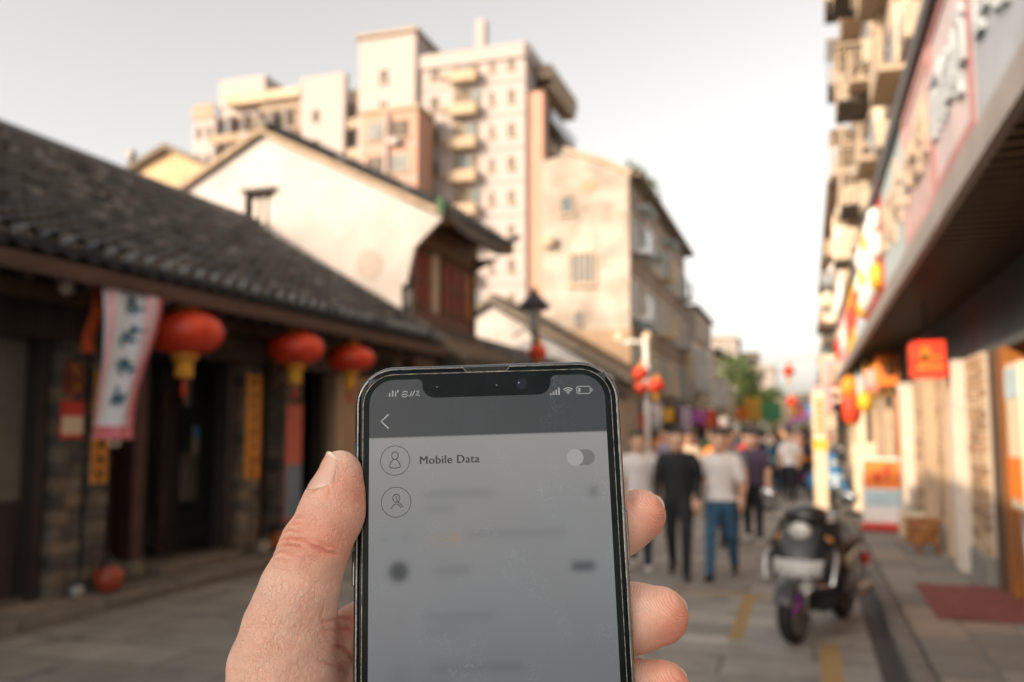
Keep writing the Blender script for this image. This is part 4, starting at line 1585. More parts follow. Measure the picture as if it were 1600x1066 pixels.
# figure-height white shop panel at the frame's edge
t = thing('shop_display', 'white and orange display board by the timber doors at the picture edge', 'display', (1.72, 8.55, .122))
b = MB()
b.box(-.05, .05, -.28, .28, .9, 2.15, bev=.02)
b.build('board', m_cream, t)
b = MB()
b.box(-.06, -.051, -.25, .25, 1.0, 1.35)
b.build('orange_print', m_orange, t)
b = MB()
b.box(-.06, -.051, -.25, .25, 1.85, 2.1)
b.build('teal_print', m_cyan, t)
b = MB()
b.tube([(0, 0, 0), (0, 0, .9)], .03, 8)
b.build('post', m_steel, t)

# the next block on the right
O = (4, 52, 0)
r2 = thing('street_block', 'far pale ochre block beyond the canopy on the right side', 'building', O)
part('wall', m_facade, r2, O, (1.55, 9, 37.5, 70, 3.2, 11.6))
part('shop_wall', m_cream, r2, O, (1.9, 9, 37.5, 70, 0, 3.19))
part('roof_slab', m_tower_sh, r2, O, (1.1, 9.2, 37.2, 70.4, 11.62, 11.85))
for fl in range(3):
    z = 3.9 + fl * 2.6
    for k in range(8):
        y = 38.5 + k * 3.9
        window(r2, O, 'x', y, y + 1.7, z + .3, z + 1.6, 1.55, -1, m_white, m_pane, 1)
        if (k + fl) % 2 == 0:
            part('balcony', (m_tower_sh, m_cream, m_steel)[k % 3], r2, O, (.95, 1.54, y - .2, y + 2, z - .3, z + .35))
b = MB(O)
b.box(.55, 1.54, 37.6, 41, 5.8, 6.0)
b.build('brown_awning', m_brown_wood, r2)
for k, m in enumerate((m_pink, m_cream, m_orange, m_cyan, m_red, m_cream)):
    part('hanging_sign', m, r2, O, (.75, 1.54, 39 + k * 5, 39.12 + k * 5, 3.4, 4.6 + (k % 2) * .6))
    a = MB(O)
    a.prism([(.6, 2.75), (1.9, 3.15), (1.9, 3.05), (.6, 2.65)], 'y', 38 + k * 5.2, 42.5 + k * 5.2)
    a.build('shop_awning', (m_cream, m_blue, m_cream, m_green, m_orange, m_cyan)[k], r2)
r3 = thing('street_block', 'pale distant block where the street bends', 'building', (6, 90, 0))
part('wall', m_cream, r3, (6, 90, 0), (1.4, 12, 72, 110, 0, 9.5))
for k in range(8):
    for z in (3.6, 6.4):
        window(r3, (6, 90, 0), 'x', 74 + k * 4.4, 76 + k * 4.4, z, z + 1.5, 1.4, -1, m_white, m_pane, 0)

for k, (y, z, w, h, m, lab) in enumerate(((17.9, 2.5, .4, .6, m_orange, 'small orange plate sign hung under the canopy'),
                                           (20.3, 2.45, .55, .7, m_yellow, 'small yellow plate sign hung under the canopy'), (22.4, 2.5, .6, .6, m_cyan, 'small pale blue plate sign hung under the canopy'), (28.4, 2.4, .7, .9, m_white, 'white plate sign at the end of the canopy'))):
    t = thing('hanging_sign', lab, 'sign', (1.45, y, z), 0, 'plate signs under the canopy')
    b = MB()
    b.box(-w / 2, w / 2, -.03, .03, 0, h, bev=.015)
    b.build('plate', m, t)
    b = MB()
    glyph(b, 0, 0, h * .6, 0, 60 + k, .14)
    b.v = [(v[1] - h * .3, -.035, v[2] + h * .2) for v in b.v]
    b.build('character', m_brown_wood if m is not m_red else m_gold, t)
    for q in (-1, 1):
        b = MB()
        b.tube([(q * w * .35, 0, h), (q * w * .35, 0, 3.23 - z)], .008, 5)
        b.build('chain', m_black, t)
for k, (x, y, m, lab) in enumerate(((1.5, 13.9, m_door, 'wooden crate by the brick pier on the right pavement'), (1.5, 14.9, m_cream, 'pale carton by the folding door on the right pavement'), (1.42, 18.8, m_orange, 'orange crate further along the right pavement'))):
    t = thing('crate', lab, 'crate', (x, y, .124), R(8 - 9 * k))
    for q in range(4):
        b = MB()
        b.box(-.2, .2, -.17, -.15, .02 + q * .09, .09 + q * .09)
        b.build('slat', m, t)
        b = MB()
        b.box(-.2, -.18, -.148, .15, .02 + q * .09, .09 + q * .09)
        b.build('slat', m, t)
        b = MB()
        b.box(.18, .2, -.148, .15, .02 + q * .09, .09 + q * .09)
        b.build('slat', m, t)
    b = MB()
    b.box(-.19, .19, -.145, .16, 0, .34)
    b.build('contents', m_tan, t)
# ================================================================== street furniture and signs down the street
t = thing('sign_pillar', 'square white pillar with a yellow band standing by the right kerb', 'pillar', (.27, 20.0, 0))
b = MB()
b.box(-.14, .14, -.14, .14, .02, 2.5, bev=.02)
b.build('shaft', m_cream, t)
b = MB()
b.box(-.147, .147, -.147, .147, 1.28, 1.5)
b.build('yellow_band', m_yellow, t)
b = MB()
b.box(-.18, .18, -.18, .18, 0, .08)
b.build('base', m_stone, t)
b = MB()
for k in range(5):
    b.box(-.08, .08, -.152, -.148, 1.65 + k * .15, 1.74 + k * .15)
b.build('lettering', m_orange, t)

# cast-iron lamp with a black lantern head
t = thing('street_lamp', 'black lantern headed street lamp rising behind the phone', 'street lamp', (-5.6, 18.7, .12))
b = MB()
b.lathe([(.14, 0), (.15, .12), (.08, .3), (.055, .6), (.05, 3.1), (.07, 3.3), (.06, 3.6), (.09, 3.75)], n=14)
b.build('post', m_black, t)
b = MB()
b.lathe([(.09, 3.75), (.2, 4.25)], n=6, smooth=False)
b.build('glass', mat('lamp_glass', (.30, .34, .36), .2, .2, 3), t)
b = MB()
b.lathe([(.36, 4.22), (.38, 4.28), (.2, 4.46), (.1, 4.56), (.03, 4.72)], n=10, smooth=False)
b.build('hood', m_black, t)
b = MB()
b.tube([(-.5, 0, 3.62), (-.2, 0, 3.8), (0, 0, 3.62)], .025, 6)
b.build('side_arm', m_black, t)
lantern((-5.42, 18.35, 3.36), .2, 'small red lantern hung on the black street lamp', 'red lanterns down the street', .8, False)

# white double lamp
t = thing('street_lamp', 'slender white street lamp with side arm beyond the phone', 'street lamp', (-4.75, 28.2, 0))
b = MB()
b.lathe([(.14, 0), (.15, .3), (.10, .4), (.09, 4.5), (.06, 4.62)], n=14)
b.build('post', m_white, t)
b = MB()
b.tube([(0, 0, 4.45), (-.35, 0, 4.5), (-.8, 0, 4.5)], .055, 8)
b.build('arm', m_white, t)
for x in (-.85, .04):
    b = MB()
    b.lathe([(.05, -.1), (.14, -.05), (.16, .04), (.1, .14), (.03, .17)], (x, 0, 4.62), 14)
    b.build('globe', m_cream, t)
lantern((-4.62, 26.4, 3.36), .24, 'red lantern left of the slender white street lamp', 'red lanterns down the street', .85, False)
lantern((-4.35, 27.6, 3.05), .28, 'red lantern right of the slender white street lamp', 'red lanterns down the street', .75, True)
lantern((-4.9, 27.9, 3.0), .2, 'small red lantern behind the slender white street lamp', 'red lanterns down the street', .9, False)
# lantern strung high across the street
t = lantern((-.65, 40, 4.2), .24, 'single red lantern hanging high against the sky over the street', 'red lanterns down the street', .9, True)
lantern((-.55, 42, 2.95), .26, 'orange red lantern hanging low over the far crowd', 'red lanterns down the street', .9, True)
b = MB()
b.tube([(-6.5, 40, 4.9)] + [(-6.5 + 8.1 * k / 8, 40, 4.9 - .3 * math.sin(math.pi * k / 8)) for k in range(1, 8)] + [(1.6, 40, 4.9)], .012, 5)
tag(b.build('span_wire', m_black), 'thin wire strung across the street holding a red lantern', 'wire')

# projecting shop signs along the left shops
def blade_sign(x, y, z0, w, h, m, label, ink=None):
    t = thing('shop_sign', label, 'sign', (x, y, z0), 0, 'small projecting shop signs down the street')
    b = MB()
    b.box(-w / 2, w / 2, -.05, .05, 0, h, bev=.02)
    b.build('panel', m, t)
    b = MB()
    b.box(-w / 2 - .03, w / 2 + .03, -.03, .03, h, h + .04)
    b.build('bracket', m_black, t)
    if ink:
        b = MB()
        r = random.Random(int(y * 7))
        for k in range(max(1, int(h / .3))):
            for q in range(4):
                cx, cz = r.uniform(-.3, .3) * w, .08 + k * .3 + r.uniform(0, .2)
                b.box(cx - .08, cx + .08, -.056, -.051, cz, cz + .035)
        b.build('lettering', ink, t)['kind'] = 'stuff'
    return t


for x, y, z0, w, h, m, lab, ink in (
        (-4.9, 31.0, 1.75, .34, .9, m_cyan, 'pale blue upright shop sign right of the white lamp', m_red),
        (-4.9, 33.5, 2.0, .5, .5, m_yellow, 'square yellow shop sign above the left crowd', m_red),
        (-4.6, 36.5, 1.6, .45, 1.0, mat('lilac_print', (.40, .32, .42), .6, .15, 4), 'upright lilac shop sign above the left crowd', None),
        (-4.5, 40.0, 1.95, .62, .62, m_purple, 'bright purple shop sign above the crowd', m_pink),
        (-4.3, 43.0, 1.8, .6, .8, m_red, 'bright red shop sign next to the purple one', m_yellow),
        (-5.1, 29.6, 1.7, .3, .55, m_red, 'small red shop sign beside the pale blue one', None),
        (-4.8, 46.0, 2.3, .9, .6, m_cream, 'wide cream shop sign further down the left shops', m_brown_wood),
        (-4.6, 52.0, 3.0, 1.0, 1.6, m_white, 'tall white shop sign high on the left side', m_blue),
        (-4.4, 56.0, 2.6, .8, 1.2, m_cream, 'pale cream shop sign before the trees', None),
        (-4.0, 60.0, 2.3, .9, .9, m_orange, 'orange shop sign far down the left shops', None),
        (-3.6, 66.0, 2.4, 1.2, 1.6, m_yellow, 'yellow shop sign far down the street', m_red),
        (-2.6, 72.0, 2.4, 1.6, 1.4, m_green, 'green shop sign at the far bend', None),
        (-1.6, 74.0, 2.2, 1.4, 2.0, m_cream, 'tall cream shop sign at the far bend', m_red),
        (.25, 34.0, 2.1, .5, .5, m_blue, 'small blue shop sign beyond the white pillar', None),
        (.55, 30.0, 2.2, .5, .9, m_pink, 'rose shop sign under the end of the canopy', m_white),
        (.6, 26.0, 1.3, .35, .9, m_cream, 'cream upright sign behind the white pillar', m_red),
        (.1, 46.0, 2.2, .8, .7, m_red, 'red shop sign far down the right side', m_white),
        (.0, 54.0, 2.2, .9, 1.2, m_white, 'white shop sign far down the right side', m_blue),
        (-.3, 62.0, 2.3, 1.0, 1.2, m_orange, 'orange shop sign far down the right side', m_white)):
    blade_sign(x, y, z0, w, h, m, lab, ink)

# stalls with umbrellas in the distance
for x, y, m, lab in ((.1, 27.5, m_purple, 'purple cloth market stall behind the white pillar'), (-.2, 48, m_blue, 'blue topped market stall in the far crowd'), (-4.6, 48, m_red, 'red topped market stall on the far left'), (-4.4, 62, m_teal, 'teal topped market stall on the far left')):
    t = thing('market_stall', lab, 'stall', (x, y, 0), 0, 'market stalls in the crowd')
    for sx in (-.5, .5):
        for sy in (-.4, .4):
            b = MB()
            b.tube([(sx, sy, 0), (sx, sy, 1.9)], .025, 6)
            b.build('leg', m_steel, t)
    b = MB()
    b.box(-.58, .58, -.48, .48, .72, .78)
    b.build('table', m_brown_wood, t)
    b = MB()
    b.prism([(-.7, 1.85), (0, 2.2), (.7, 1.85), (.7, 1.80), (0, 2.14), (-.7, 1.80)], 'y', -.6, .6)
    b.build('canopy', m, t)
    b = MB()
    b.box(-.6, .6, -.5, -.47, .2, .72)
    b.build('skirt', m, t)

# ------------------------------------------------------------------ trees and the far end of the street
def tree(loc, h, r, label, seed, m=None):
    t = thing('street_tree', label, 'tree', loc, 0, 'trees at the bend of the street')
    rr = random.Random(seed)
    b = MB()
    b.tube([(0, 0, 0), (.1, 0, h * .25), (0, .1, h * .5), (.1, 0, h * .85)], [.22, .17, .12, .04], 8)
    for k in range(7):
        a = rr.uniform(0, 6.28)
        z = h * rr.uniform(.35, .7)
        b.tube([(0, 0, z), (math.cos(a) * r * .4, math.sin(a) * r * .4, z + h * .12), (math.cos(a) * r * .75, math.sin(a) * r * .75, z + h * .2)], [.08, .05, .02], 5)
    b.build('trunk', m_brown_wood, t)
    cl = [(Vector((rr.gauss(0, .45) * r, rr.gauss(0, .45) * r, h * rr.uniform(.42, .98))), rr.uniform(.25, .5) * r) for _ in range(26)]
    c = MB()
    for p, q in cl:
        for _ in range(70):
            d = Vector((rr.gauss(0, 1), rr.gauss(0, 1), rr.gauss(0, .8))).normalized() * q * rr.uniform(.6, 1.1)
            n = Vector((rr.gauss(0, 1), rr.gauss(0, 1), rr.gauss(0, 1))).normalized()
            u = n.orthogonal().normalized() * rr.uniform(.12, .22)
            w = n.cross(u).normalized() * rr.uniform(.07, .12)
            c.add([p + d - u, p + d + w, p + d + u, p + d - w], [(0, 1, 2, 3)])
    c = c.build('crown', m or m_leaf, t)


tree((-6.2, 78, 0), 8.2, 2.2, 'leafy green tree beside the pale house where the street bends', 1)
tree((-4.6, 82, 0), 6.8, 2.2, 'second green tree, lower, where the street bends', 2)
tree((-3.0, 92, 0), 5.6, 1.9, 'smallest green tree at the far end of the street', 3)

for k, (x0, x1, y0, h, m, lab) in enumerate(((-15, -10.4, 150, 16.5, m_tower, 'distant cream apartment block left of the street end'), (-10.2, -7.6, 158, 14.5, m_cream, 'distant narrow ochre block above the trees'),
                                            (-7.4, -4.6, 150, 11.5, m_tower, 'distant low pale block above the trees'), (-4.4, -1.0, 120, 5.2, m_facade, 'distant house closing the end of the street'),
                                            (-.8, 4.0, 128, 6.2, m_cream, 'distant pale house at the right end of the street'))):
    O = ((x0 + x1) / 2, y0 + 5, 0)
    t = thing('distant_building', lab, 'building', O)
    part('wall', m, t, O, (x0, x1, y0, y0 + 10, 0, h))
    part('roof_slab', m_tower_sh, t, O, (x0 - .2, x1 + .2, y0 - .3, y0 + 10.2, h + .01, h + .4))
    nz_ = int(h / 2.9)
    for f in range(nz_):
        for q in range(max(2, int((x1 - x0) / 1.3))):
            x = x0 + .3 + q * 1.3
            if x + .7 < x1:
                part('window', m_win_dark, t, O, (x, x + .7, y0 - .05, y0 - .006, .8 + f * 2.9, 2.3 + f * 2.9))

# ------------------------------------------------------------------ scooters
m_sc = mat('scooter_paint', (.018, .019, .021), .28, .25, 6, coat=.5)
m_tyre = mat('tyre_rubber', (.014, .014, .014), .8, .2, 20)
m_chrome = mat('scooter_chrome', (.55, .55, .55), .18, .1, 8, metal=.9)


def scooter(loc, rz, label, paint, shield, group, detail=True):
    """Step-through scooter, nose to -y, on its stand."""
    t = thing('motor_scooter', label, 'scooter', loc, rz, group)
    for y, nm in ((-.62, 'front_wheel'), (.62, 'rear_wheel')):
        w = MB()
        w.lathe([(.12, -.045), (.185, -.05), (.185, .05), (.12, .045)], (0, y, .25), 20, axis='x')
        w = w.build(nm, m_steel, t)
        b = MB()
        R0, r0 = .205, .05
        n, m2 = 24, 10
        vs = [((r0 * 1.1 * math.sin(2 * math.pi * j / m2)), y + (R0 + r0 * math.cos(2 * math.pi * j / m2)) * math.cos(2 * math.pi * i / n), .255 + (R0 + r0 * math.cos(2 * math.pi * j / m2)) * math.sin(2 * math.pi * i / n)) for i in range(n) for j in range(m2)]
        b.add(vs, [(i * m2 + j, ((i + 1) % n) * m2 + j, ((i + 1) % n) * m2 + (j + 1) % m2, i * m2 + (j + 1) % m2) for i in range(n) for j in range(m2)], True)
        b.build('tyre', m_tyre, w)
    b = MB()
    b.sheet(lambda u, v: Vector(((v - .5) * .17 * (1 - .25 * abs(2 * u - 1)), -.62 - .285 * math.cos(R(20 + 125 * u)), .255 + .285 * math.sin(R(20 + 125 * u)) + .03 - .12 * (v - .5) ** 2)), 12, 6)
    b.build('front_fender', paint, t)
    for sx in (-1, 1):
        b = MB()
        b.tube([(sx * .085, -.62, .26), (sx * .085, -.55, .62)], .02, 8)
        b.build('fork', m_chrome, t)
    # leg shield: a swept front cowl, wide at the top third
    b = MB()

    def cowl(u, v, off=0.0):
        z = .40 + .62 * v
        w = .20 + .09 * math.sin(math.pi * min(1, v * 1.15) * .9)
        x = (u - .5) * 2 * w
        y = -.62 + .30 * v * .9 + .28 * (2 * u - 1) ** 2 * (.5 + .5 * (1 - v)) - .05 * math.sin(math.pi * v)
        return Vector((x, y + off, z))
    b.sheet(cowl, 14, 12)
    b.sheet(lambda u, v: cowl(u, v, .05), 14, 12)
    b.build('leg_shield', paint, t)
    b = MB()
    b.sheet(lambda u, v: cowl(.18 + .64 * u, .27 + .22 * v, -.02) + Vector((0, -.02 * math.sin(math.pi * v), 0)), 8, 6)
    b.build('front_panel', shield, t)
    b = MB()
    b.sheet(lambda u, v: cowl(.24 + .52 * u, .08 + .13 * v, -.035), 8, 4)
    b.sheet(lambda u, v: cowl(.24 + .52 * u, .08 + .13 * v, -.03), 8, 4)
    b.build('number_plate', m_white, t)
    # head with lamp, bars, grips, mirrors
    b = MB()
    b.lathe([(.03, -.1), (.13, -.07), (.17, 0), (.14, .07), (.05, .11)], (0, -.26, 1.06), 16)
    b.build('handlebar_cowl', paint, t)
    b = MB()
    b.lathe([(.085, 0), (.08, -.03), (.05, -.05), (.01, -.055)], (0, -.40, .94), 16, axis='y')
    b.build('headlight', mat('headlight_lens', (.62, .62, .58), .08, .1, 6, spec=.9), t)
    b = MB()
    b.tube([(-.34, -.16, 1.10), (-.18, -.22, 1.09), (.18, -.22, 1.09), (.34, -.16, 1.10)], .014, 8)
    b.build('handlebar', m_chrome, t)
    for sx in (-1, 1):
        b = MB()
        b.tube([(sx * .27, -.185, 1.10), (sx * .38, -.145, 1.10)], .022, 10)
        b.build('grip', m_tyre, t)
        b = MB()
        b.tube([(sx * .20, -.22, 1.10), (sx * .25, -.24, 1.17), (sx * .30, -.22, 1.21)], .008, 6)
        mi = b.build('mirror', m_black, t)
        b = MB()
        b.lathe([(.01, -.015), (.06, -.01), (.065, .01), (.06, .014)], (sx * .31, -.22, 1.24), 14, axis='y')
        b.build('mirror_glass', m_chrome, mi)
        b = MB()
        b.lathe([(.02, -.03), (.045, -.02), (.045, .01), (.02, .02)], (sx * .17, -.33, .86), 12, axis='y')
        b.build('indicator', mat('amber_lens', (.55, .22, .04), .2, .1, 6), t)
    # crash bars
    if detail:
        for sx in (-1, 1):
            b = MB()
            b.tube([(sx * .12, -.52, .46), (sx * .25, -.50, .50), (sx * .265, -.42, .72), (sx * .21, -.30, .82)], .016, 8)
            b.build('crash_bar', m_chrome, t)
        b = MB()
        b.tube([(-.25, -.52, .50), (0, -.66, .52), (.25, -.52, .50)], .016, 8)
        b.build('crash_bar', m_chrome, t)
        b = MB()
        for k in range(1):
            pts = [(.07 * math.cos(a), -.72 + .05 * math.sin(a), .38 + .14 * math.sin(a * 1.0)) for a in [i * .5 for i in range(14)]]
            b.tube(pts, .014, 6)
        b.build('cable_lock', m_purple, t)
    b = MB()
    b.box(-.21, .21, -.40, -.26, .24, .90, bev=.06)
    b.build('inner_apron', m_tyre, t)
    b = MB()
    b.box(-.19, .19, -.24, .22, .25, .35, bev=.03)
    b.build('footboard', m_tyre, t)
    b = MB()
    b.sheet(lambda u, v: Vector(((.20 * (1 - .35 * u)) * math.cos(math.pi * v), .18 + .68 * u, .35 + (.34 + .05 * u) * math.sin(math.pi * v) ** .6)), 10, 14)
    b.build('rear_body', paint, t)
    b = MB()
    b.box(-.15, .15, .10, .82, .70, .80, bev=.04)
    b.build('seat', mat('seat_vinyl', (.03, .03, .032), .5, .2, 8), t)
    b = MB()
    b.tube([(.14, .45, .26), (.16, .85, .30)], [.04, .05], 10)
    b.build('exhaust', m_steel, t)
    b = MB()
    b.box(-.16, .16, .86, .90, .5, .62, bev=.01)
    b.build('tail_light', m_red, t)
    b = MB()
    b.tube([(-.10, .05, .30), (-.22, .10, 0.005)], .014, 6)
    b.build('side_stand', m_steel, t)
    return t


scooter((.06, 8.3, 0), R(-19), 'black motor scooter parked nose-on beside the right kerb', m_sc, mat('silver_panel', (.50, .50, .49), .3, .15, 5), 'parked scooters on the right').scale = (1.12, 1.0, .92)
scooter((.42, 22.2, 0), R(25), 'bright blue scooter parked beyond the white pillar', m_blue, m_cyan, 'parked scooters on the right', False)
scooter((.50, 25.2, 0), R(-10), 'dark scooter parked behind the blue one', m_sc, m_steel, 'parked scooters on the right', False)

# ------------------------------------------------------------------ people
m_skin_p = mat('person_skin', (.70, .42, .29), .55, .08, 6)
m_hair = mat('black_hair', (.012, .011, .010), .5, .2, 40)
m_shoe_d = mat('dark_shoe', (.02, .02, .02), .6, .2, 9)
m_shoe_w = mat('white_shoe', (.62, .60, .58), .6, .1, 9)


def cloth_mat(name, c):
    return mat('cloth_' + name, c, .85, .18, 7, bump=.12, bscale=40)


CL = {'black': (.014, .017, .021), 'white': (.74, .70, .69), 'navy': (.02, .03, .06), 'jeans': (.035, .11, .20), 'red': (.48, .04, .03), 'orange': (.70, .24, .05), 'teal': (.03, .20, .24), 'grey': (.22, .22, .23),
      'lilac': (.40, .34, .46), 'cream': (.66, .54, .40), 'pink': (.62, .32, .32), 'green': (.07, .16, .07), 'khaki': (.30, .22, .13), 'blue': (.05, .15, .36), 'patterned': (.10, .07, .13)}


def person(loc, rz, label, top, bottom, h=1.70, stride=.16, phase=1, long_sleeve=False, res=.03, group=None, shoes=None, arm_bend=0.12, bag=False, female=False):
    s = h / 1.70
    rr = random.Random(int(loc[0] * 100 + loc[1] * 10))
    prim = []          # (a, b, ra, rb, material, flat, k)
    A = lambda a, b, ra, rb, m, flat=None: prim.append((np.array(a) * s, np.array(b) * s, ra * s, rb * s, m, flat))
    SK, HA, TO, BO, SH = range(5)
    A((0, -.012, 1.575), (0, -.004, 1.605), .082, .088, SK)
    A((-.018, -.03, 1.515), (.018, -.03, 1.515), .052, .052, SK)                   # jaw
    A((0, -.095, 1.585), (0, -.108, 1.56), .010, .016, SK)                  # nose
    A((0, -.088, 1.525), (0, -.090, 1.527), .020, .020, SK)                 # mouth
    for q in (-1, 1):
        A((q * .084, .0, 1.575), (q * .088, .008, 1.60), .016, .018, SK)    # ears
        A((q * .032, -.083, 1.592), (q * .033, -.085, 1.592), .009, .009, HA)  # eyes
    A((0, .034, 1.62), (0, .02, 1.655), .090, .086, HA)
    A((-.045, -.05, 1.678), (.045, -.05, 1.678), .032, .032, HA)
    if female:
        A((0, .05, 1.62), (0, .07, 1.42), .085, .06, HA)
    for q_, p_ in enumerate(prim):                                          # head a little larger, lower on the neck
        c_ = np.array((0, 0, 1.60)) * s
        prim[q_] = ((p_[0] - c_) * 1.07 + c_ - np.array((0, 0, .022)), (p_[1] - c_) * 1.07 + c_ - np.array((0, 0, .022)), p_[2] * 1.07, p_[3] * 1.07, p_[4], p_[5])
    A((0, .012, 1.40), (0, -.002, 1.52), .050, .046, SK)
    fl = ((0, 1, 0), .66)
    A((0, .005, 1.27), (0, .0, 1.02), .165, .145, TO, fl)
    A((0, .0, 1.02), (0, .005, .93), .145, .158, TO, fl)
    A((-.12, .01, 1.365), (.12, .01, 1.365), .048, .048, TO)
    A((-.04, .012, 1.405), (.04, .012, 1.405), .055, .055, TO)
    A((0, .01, .91), (0, .01, .86), .152, .14, BO, fl)
    for q in (-1, 1):
        st = stride * phase * q
        kn = (q * .095, -st * .5 - .05, .49 + (.02 if st > 0 else .0))
        an = (q * .09, -st + (.03 if st < 0 else 0), .085 + (.04 if st < 0 else 0))
        A((q * .085, .0, .88), kn, .098, .068, BO)
        A(kn, an, .068, .050, BO)
        A((an[0], an[1] + .03, an[2] - .04), (an[0] + q * .015, an[1] - .13, an[2] - .05 - (.02 if st < 0 else 0)), .045, .036, SH)
        sw = -st * .6
        el = (q * .235, .03 + sw * -.4, 1.13)
        wr = (q * .235, -.04 - arm_bend - sw * .9 * -1, .91)
        A((q * .165, .01, 1.365), el, .058, .050, TO)
        A((q * .2, .01, 1.30), (q * .225, .02, 1.20), .064, .060, TO)
        A(el, wr, .046, .034, TO if long_sleeve else SK)
        hd = np.array(wr) + np.array([0, -.02, -.085])
        A(wr, hd, .030, .034, SK)
        for f in range(4):
            base = hd + np.array([0, -.028 + f * .019, -.012])
            A(base, base + np.array([-q * .012, -.004, -.06 + abs(f - 1.5) * .008]), .0105, .008, SK)
        A(hd + np.array([0, -.03, .03]), hd + np.array([-q * .01, -.062, -.015]), .012, .009, SK)

    def each(P):
        return [round_cone(P, a, b, ra, rb, fl) for a, b, ra, rb, m, fl in prim]

    def f(P):
        d = None
        for q in each(P):
            d = q if d is None else smin(d, q, .030 * s if res < .02 else .035 * s)
        return d
    # hands and legs must not melt together: use tighter blending low down
    FAR[0] = .14
    z = np.arange(-.03, 1.80 * s, res)
    V, F = surface_nets(f, np.arange(-.42, .42, res), np.arange(-.42, .42, res), z)
    V[:, 2] = np.maximum(V[:, 2], 0.0)
    ctr = V[F].mean(1)
    D = np.stack(each(ctr.astype(np.float32)), 1)
    mi = np.array([p[4] for p in prim])[D.argmin(1)]
    mid_ = (np.abs(ctr[:, 0]) < .185 * s) & ((mi == TO) | (mi == BO)) & (ctr[:, 2] < 1.05 * s)      # hem of the top
    mi[mid_] = np.where(ctr[mid_, 2] > .885 * s, TO, BO)
    me = np_mesh('person', V, F, [m_skin_p, m_hair, cloth_mat(top, CL[top]), cloth_mat(bottom, CL[bottom]), shoes or m_shoe_d], mi)
    o = bpy.data.objects.new('person', me)
    o.location = loc
    o.rotation_euler = (0, 0, rz)
    link(o)
    tag(o, label, 'person', group)
    if bag:
        b = MB()
        b.box(-.15, .15, .12, .24, 1.0, 1.38, bev=.05)
        b.build('backpack', cloth_mat('navy', CL['navy']), o)
    return o


G = 'people walking up the street'
person((-1.45, 10.7, 0), R(4), 'person in black sweater and black trousers walking towards the camera', 'black', 'black', 1.72, .22, 1, True, .013, G)
person((-.97, 10.8, 0), R(-4), 'person in white T-shirt and blue jeans walking towards the camera', 'white', 'jeans', 1.70, .30, -1, False, .013, G)
person((-1.98, 11.1, 0), R(10), 'person in pale shirt and navy trousers half hidden behind the phone', 'white', 'navy', 1.68, .16, 1, False, .016, G, m_shoe_w)
person((-.80, 14.2, 0), R(0), 'person in dark patterned top walking behind the white T-shirt', 'patterned', 'black', 1.68, .1, 1, False, .02, G, m_shoe_w)
person((-1.12, 13.7, 0), R(6), 'person in grey shirt partly hidden between the two front walkers', 'grey', 'navy', 1.70, .14, -1, False, .02, G)
tops = ['white', 'orange', 'cream', 'teal', 'pink', 'red', 'lilac', 'grey', 'blue', 'green']
bots = ['black', 'jeans', 'khaki']
spots = [(-.40, 22.6), (-1.6, 17.0), (-2.3, 18.5), (-.72, 24.4), (-.22, 26.6), (-1.25, 20.5), (-3.0, 20.5), (-.4, 24), (-1.9, 23.5), (-2.6, 26), (-.9, 27), (-3.8, 25), (-.1, 28.5), (-1.6, 30), (-2.9, 31), (-.5, 33), (-3.9, 33), (-1.3, 36), (-2.2, 38),
         (-.2, 38.5), (-3.3, 40), (-1.0, 42), (-2.6, 45), (-.4, 46), (-3.6, 48), (-1.6, 50), (-.6, 54), (-2.8, 56), (-1.8, 60), (-.2, 61), (.0, 25.5), (-1.1, 25.2), (-2.1, 28.3), (-.15, 31.2), (-3.4, 28), (-1.0, 33.8), (-2.0, 34.5), (.1, 35.6), (-.75, 39.6), (-1.8, 41.5), (-.1, 43.4), (-3.0, 36.5), (-2.3, 49), (-.9, 58), (-3.5, 53), (-.95, 30.5), (-.55, 28.6), (-1.35, 27.8), (.12, 33.2), (-.3, 36.4), (-.7, 44.5), (.1, 50), (-1.25, 47), (-.35, 66)]
rp_ = random.Random(3)
for i, (x, y) in enumerate(spots):
    tp, bt = tops[(i + i // 30) % 10], bots[(i // 10) % 3]
    away = (tp in ('teal', 'grey')) == (i < 30)
    bw = {'jeans': 'blue jeans', 'black': 'black trousers', 'khaki': 'khaki trousers'}[bt]
    person((x, y, 0), R(180 if away else 0) + rp_.uniform(-.3, .3), 'person in %s top and %s %s in the distant crowd' % (tp, bw, 'walking away' if away else 'coming closer'), tp, bt, rp_.uniform(1.58, 1.76), rp_.uniform(.08, .2),
           rp_.choice((-1, 1)), rp_.random() < .3, .04, 'people in the distant crowd', rp_.choice((m_shoe_d, m_shoe_w)), bag=away, female=rp_.random() < .4)
# ================================================================== the phone in the hand
HERO_C = Vector((-6.92, -5.97, -241.5)) * 0.001
HERO_M = Matrix(((0.999534, -0.030227, -0.004156), (0.030381, 0.973424, 0.226988), (-0.002815, -0.227009, 0.973889)))
CAM_MW = Matrix.Translation(cam.location) @ cam.rotation_euler.to_matrix().to_4x4()
HERO = CAM_MW @ Matrix.Translation(HERO_C) @ HERO_M.to_4x4()       # origin: middle of the phone's top edge, x right, y up the phone, z to the viewer; built in mm
MM = 0.001


def mm_build(b, name, m, parent):
    b.v = [(v[0] * MM, v[1] * MM, v[2] * MM) for v in b.v]
    return b.build(name, m, parent)


def rrect(x0, x1, y0, y1, r, n=10):
    out = []
    for cx, cy, a0 in ((x1 - r, y1 - r, 0), (x0 + r, y1 - r, 90), (x0 + r, y0 + r, 180), (x1 - r, y0 + r, 270)):
        for k in range(n + 1):
            a = R(a0 + 90 * k / n)
            out.append((cx + r * math.cos(a), cy + r * math.sin(a)))
    return out


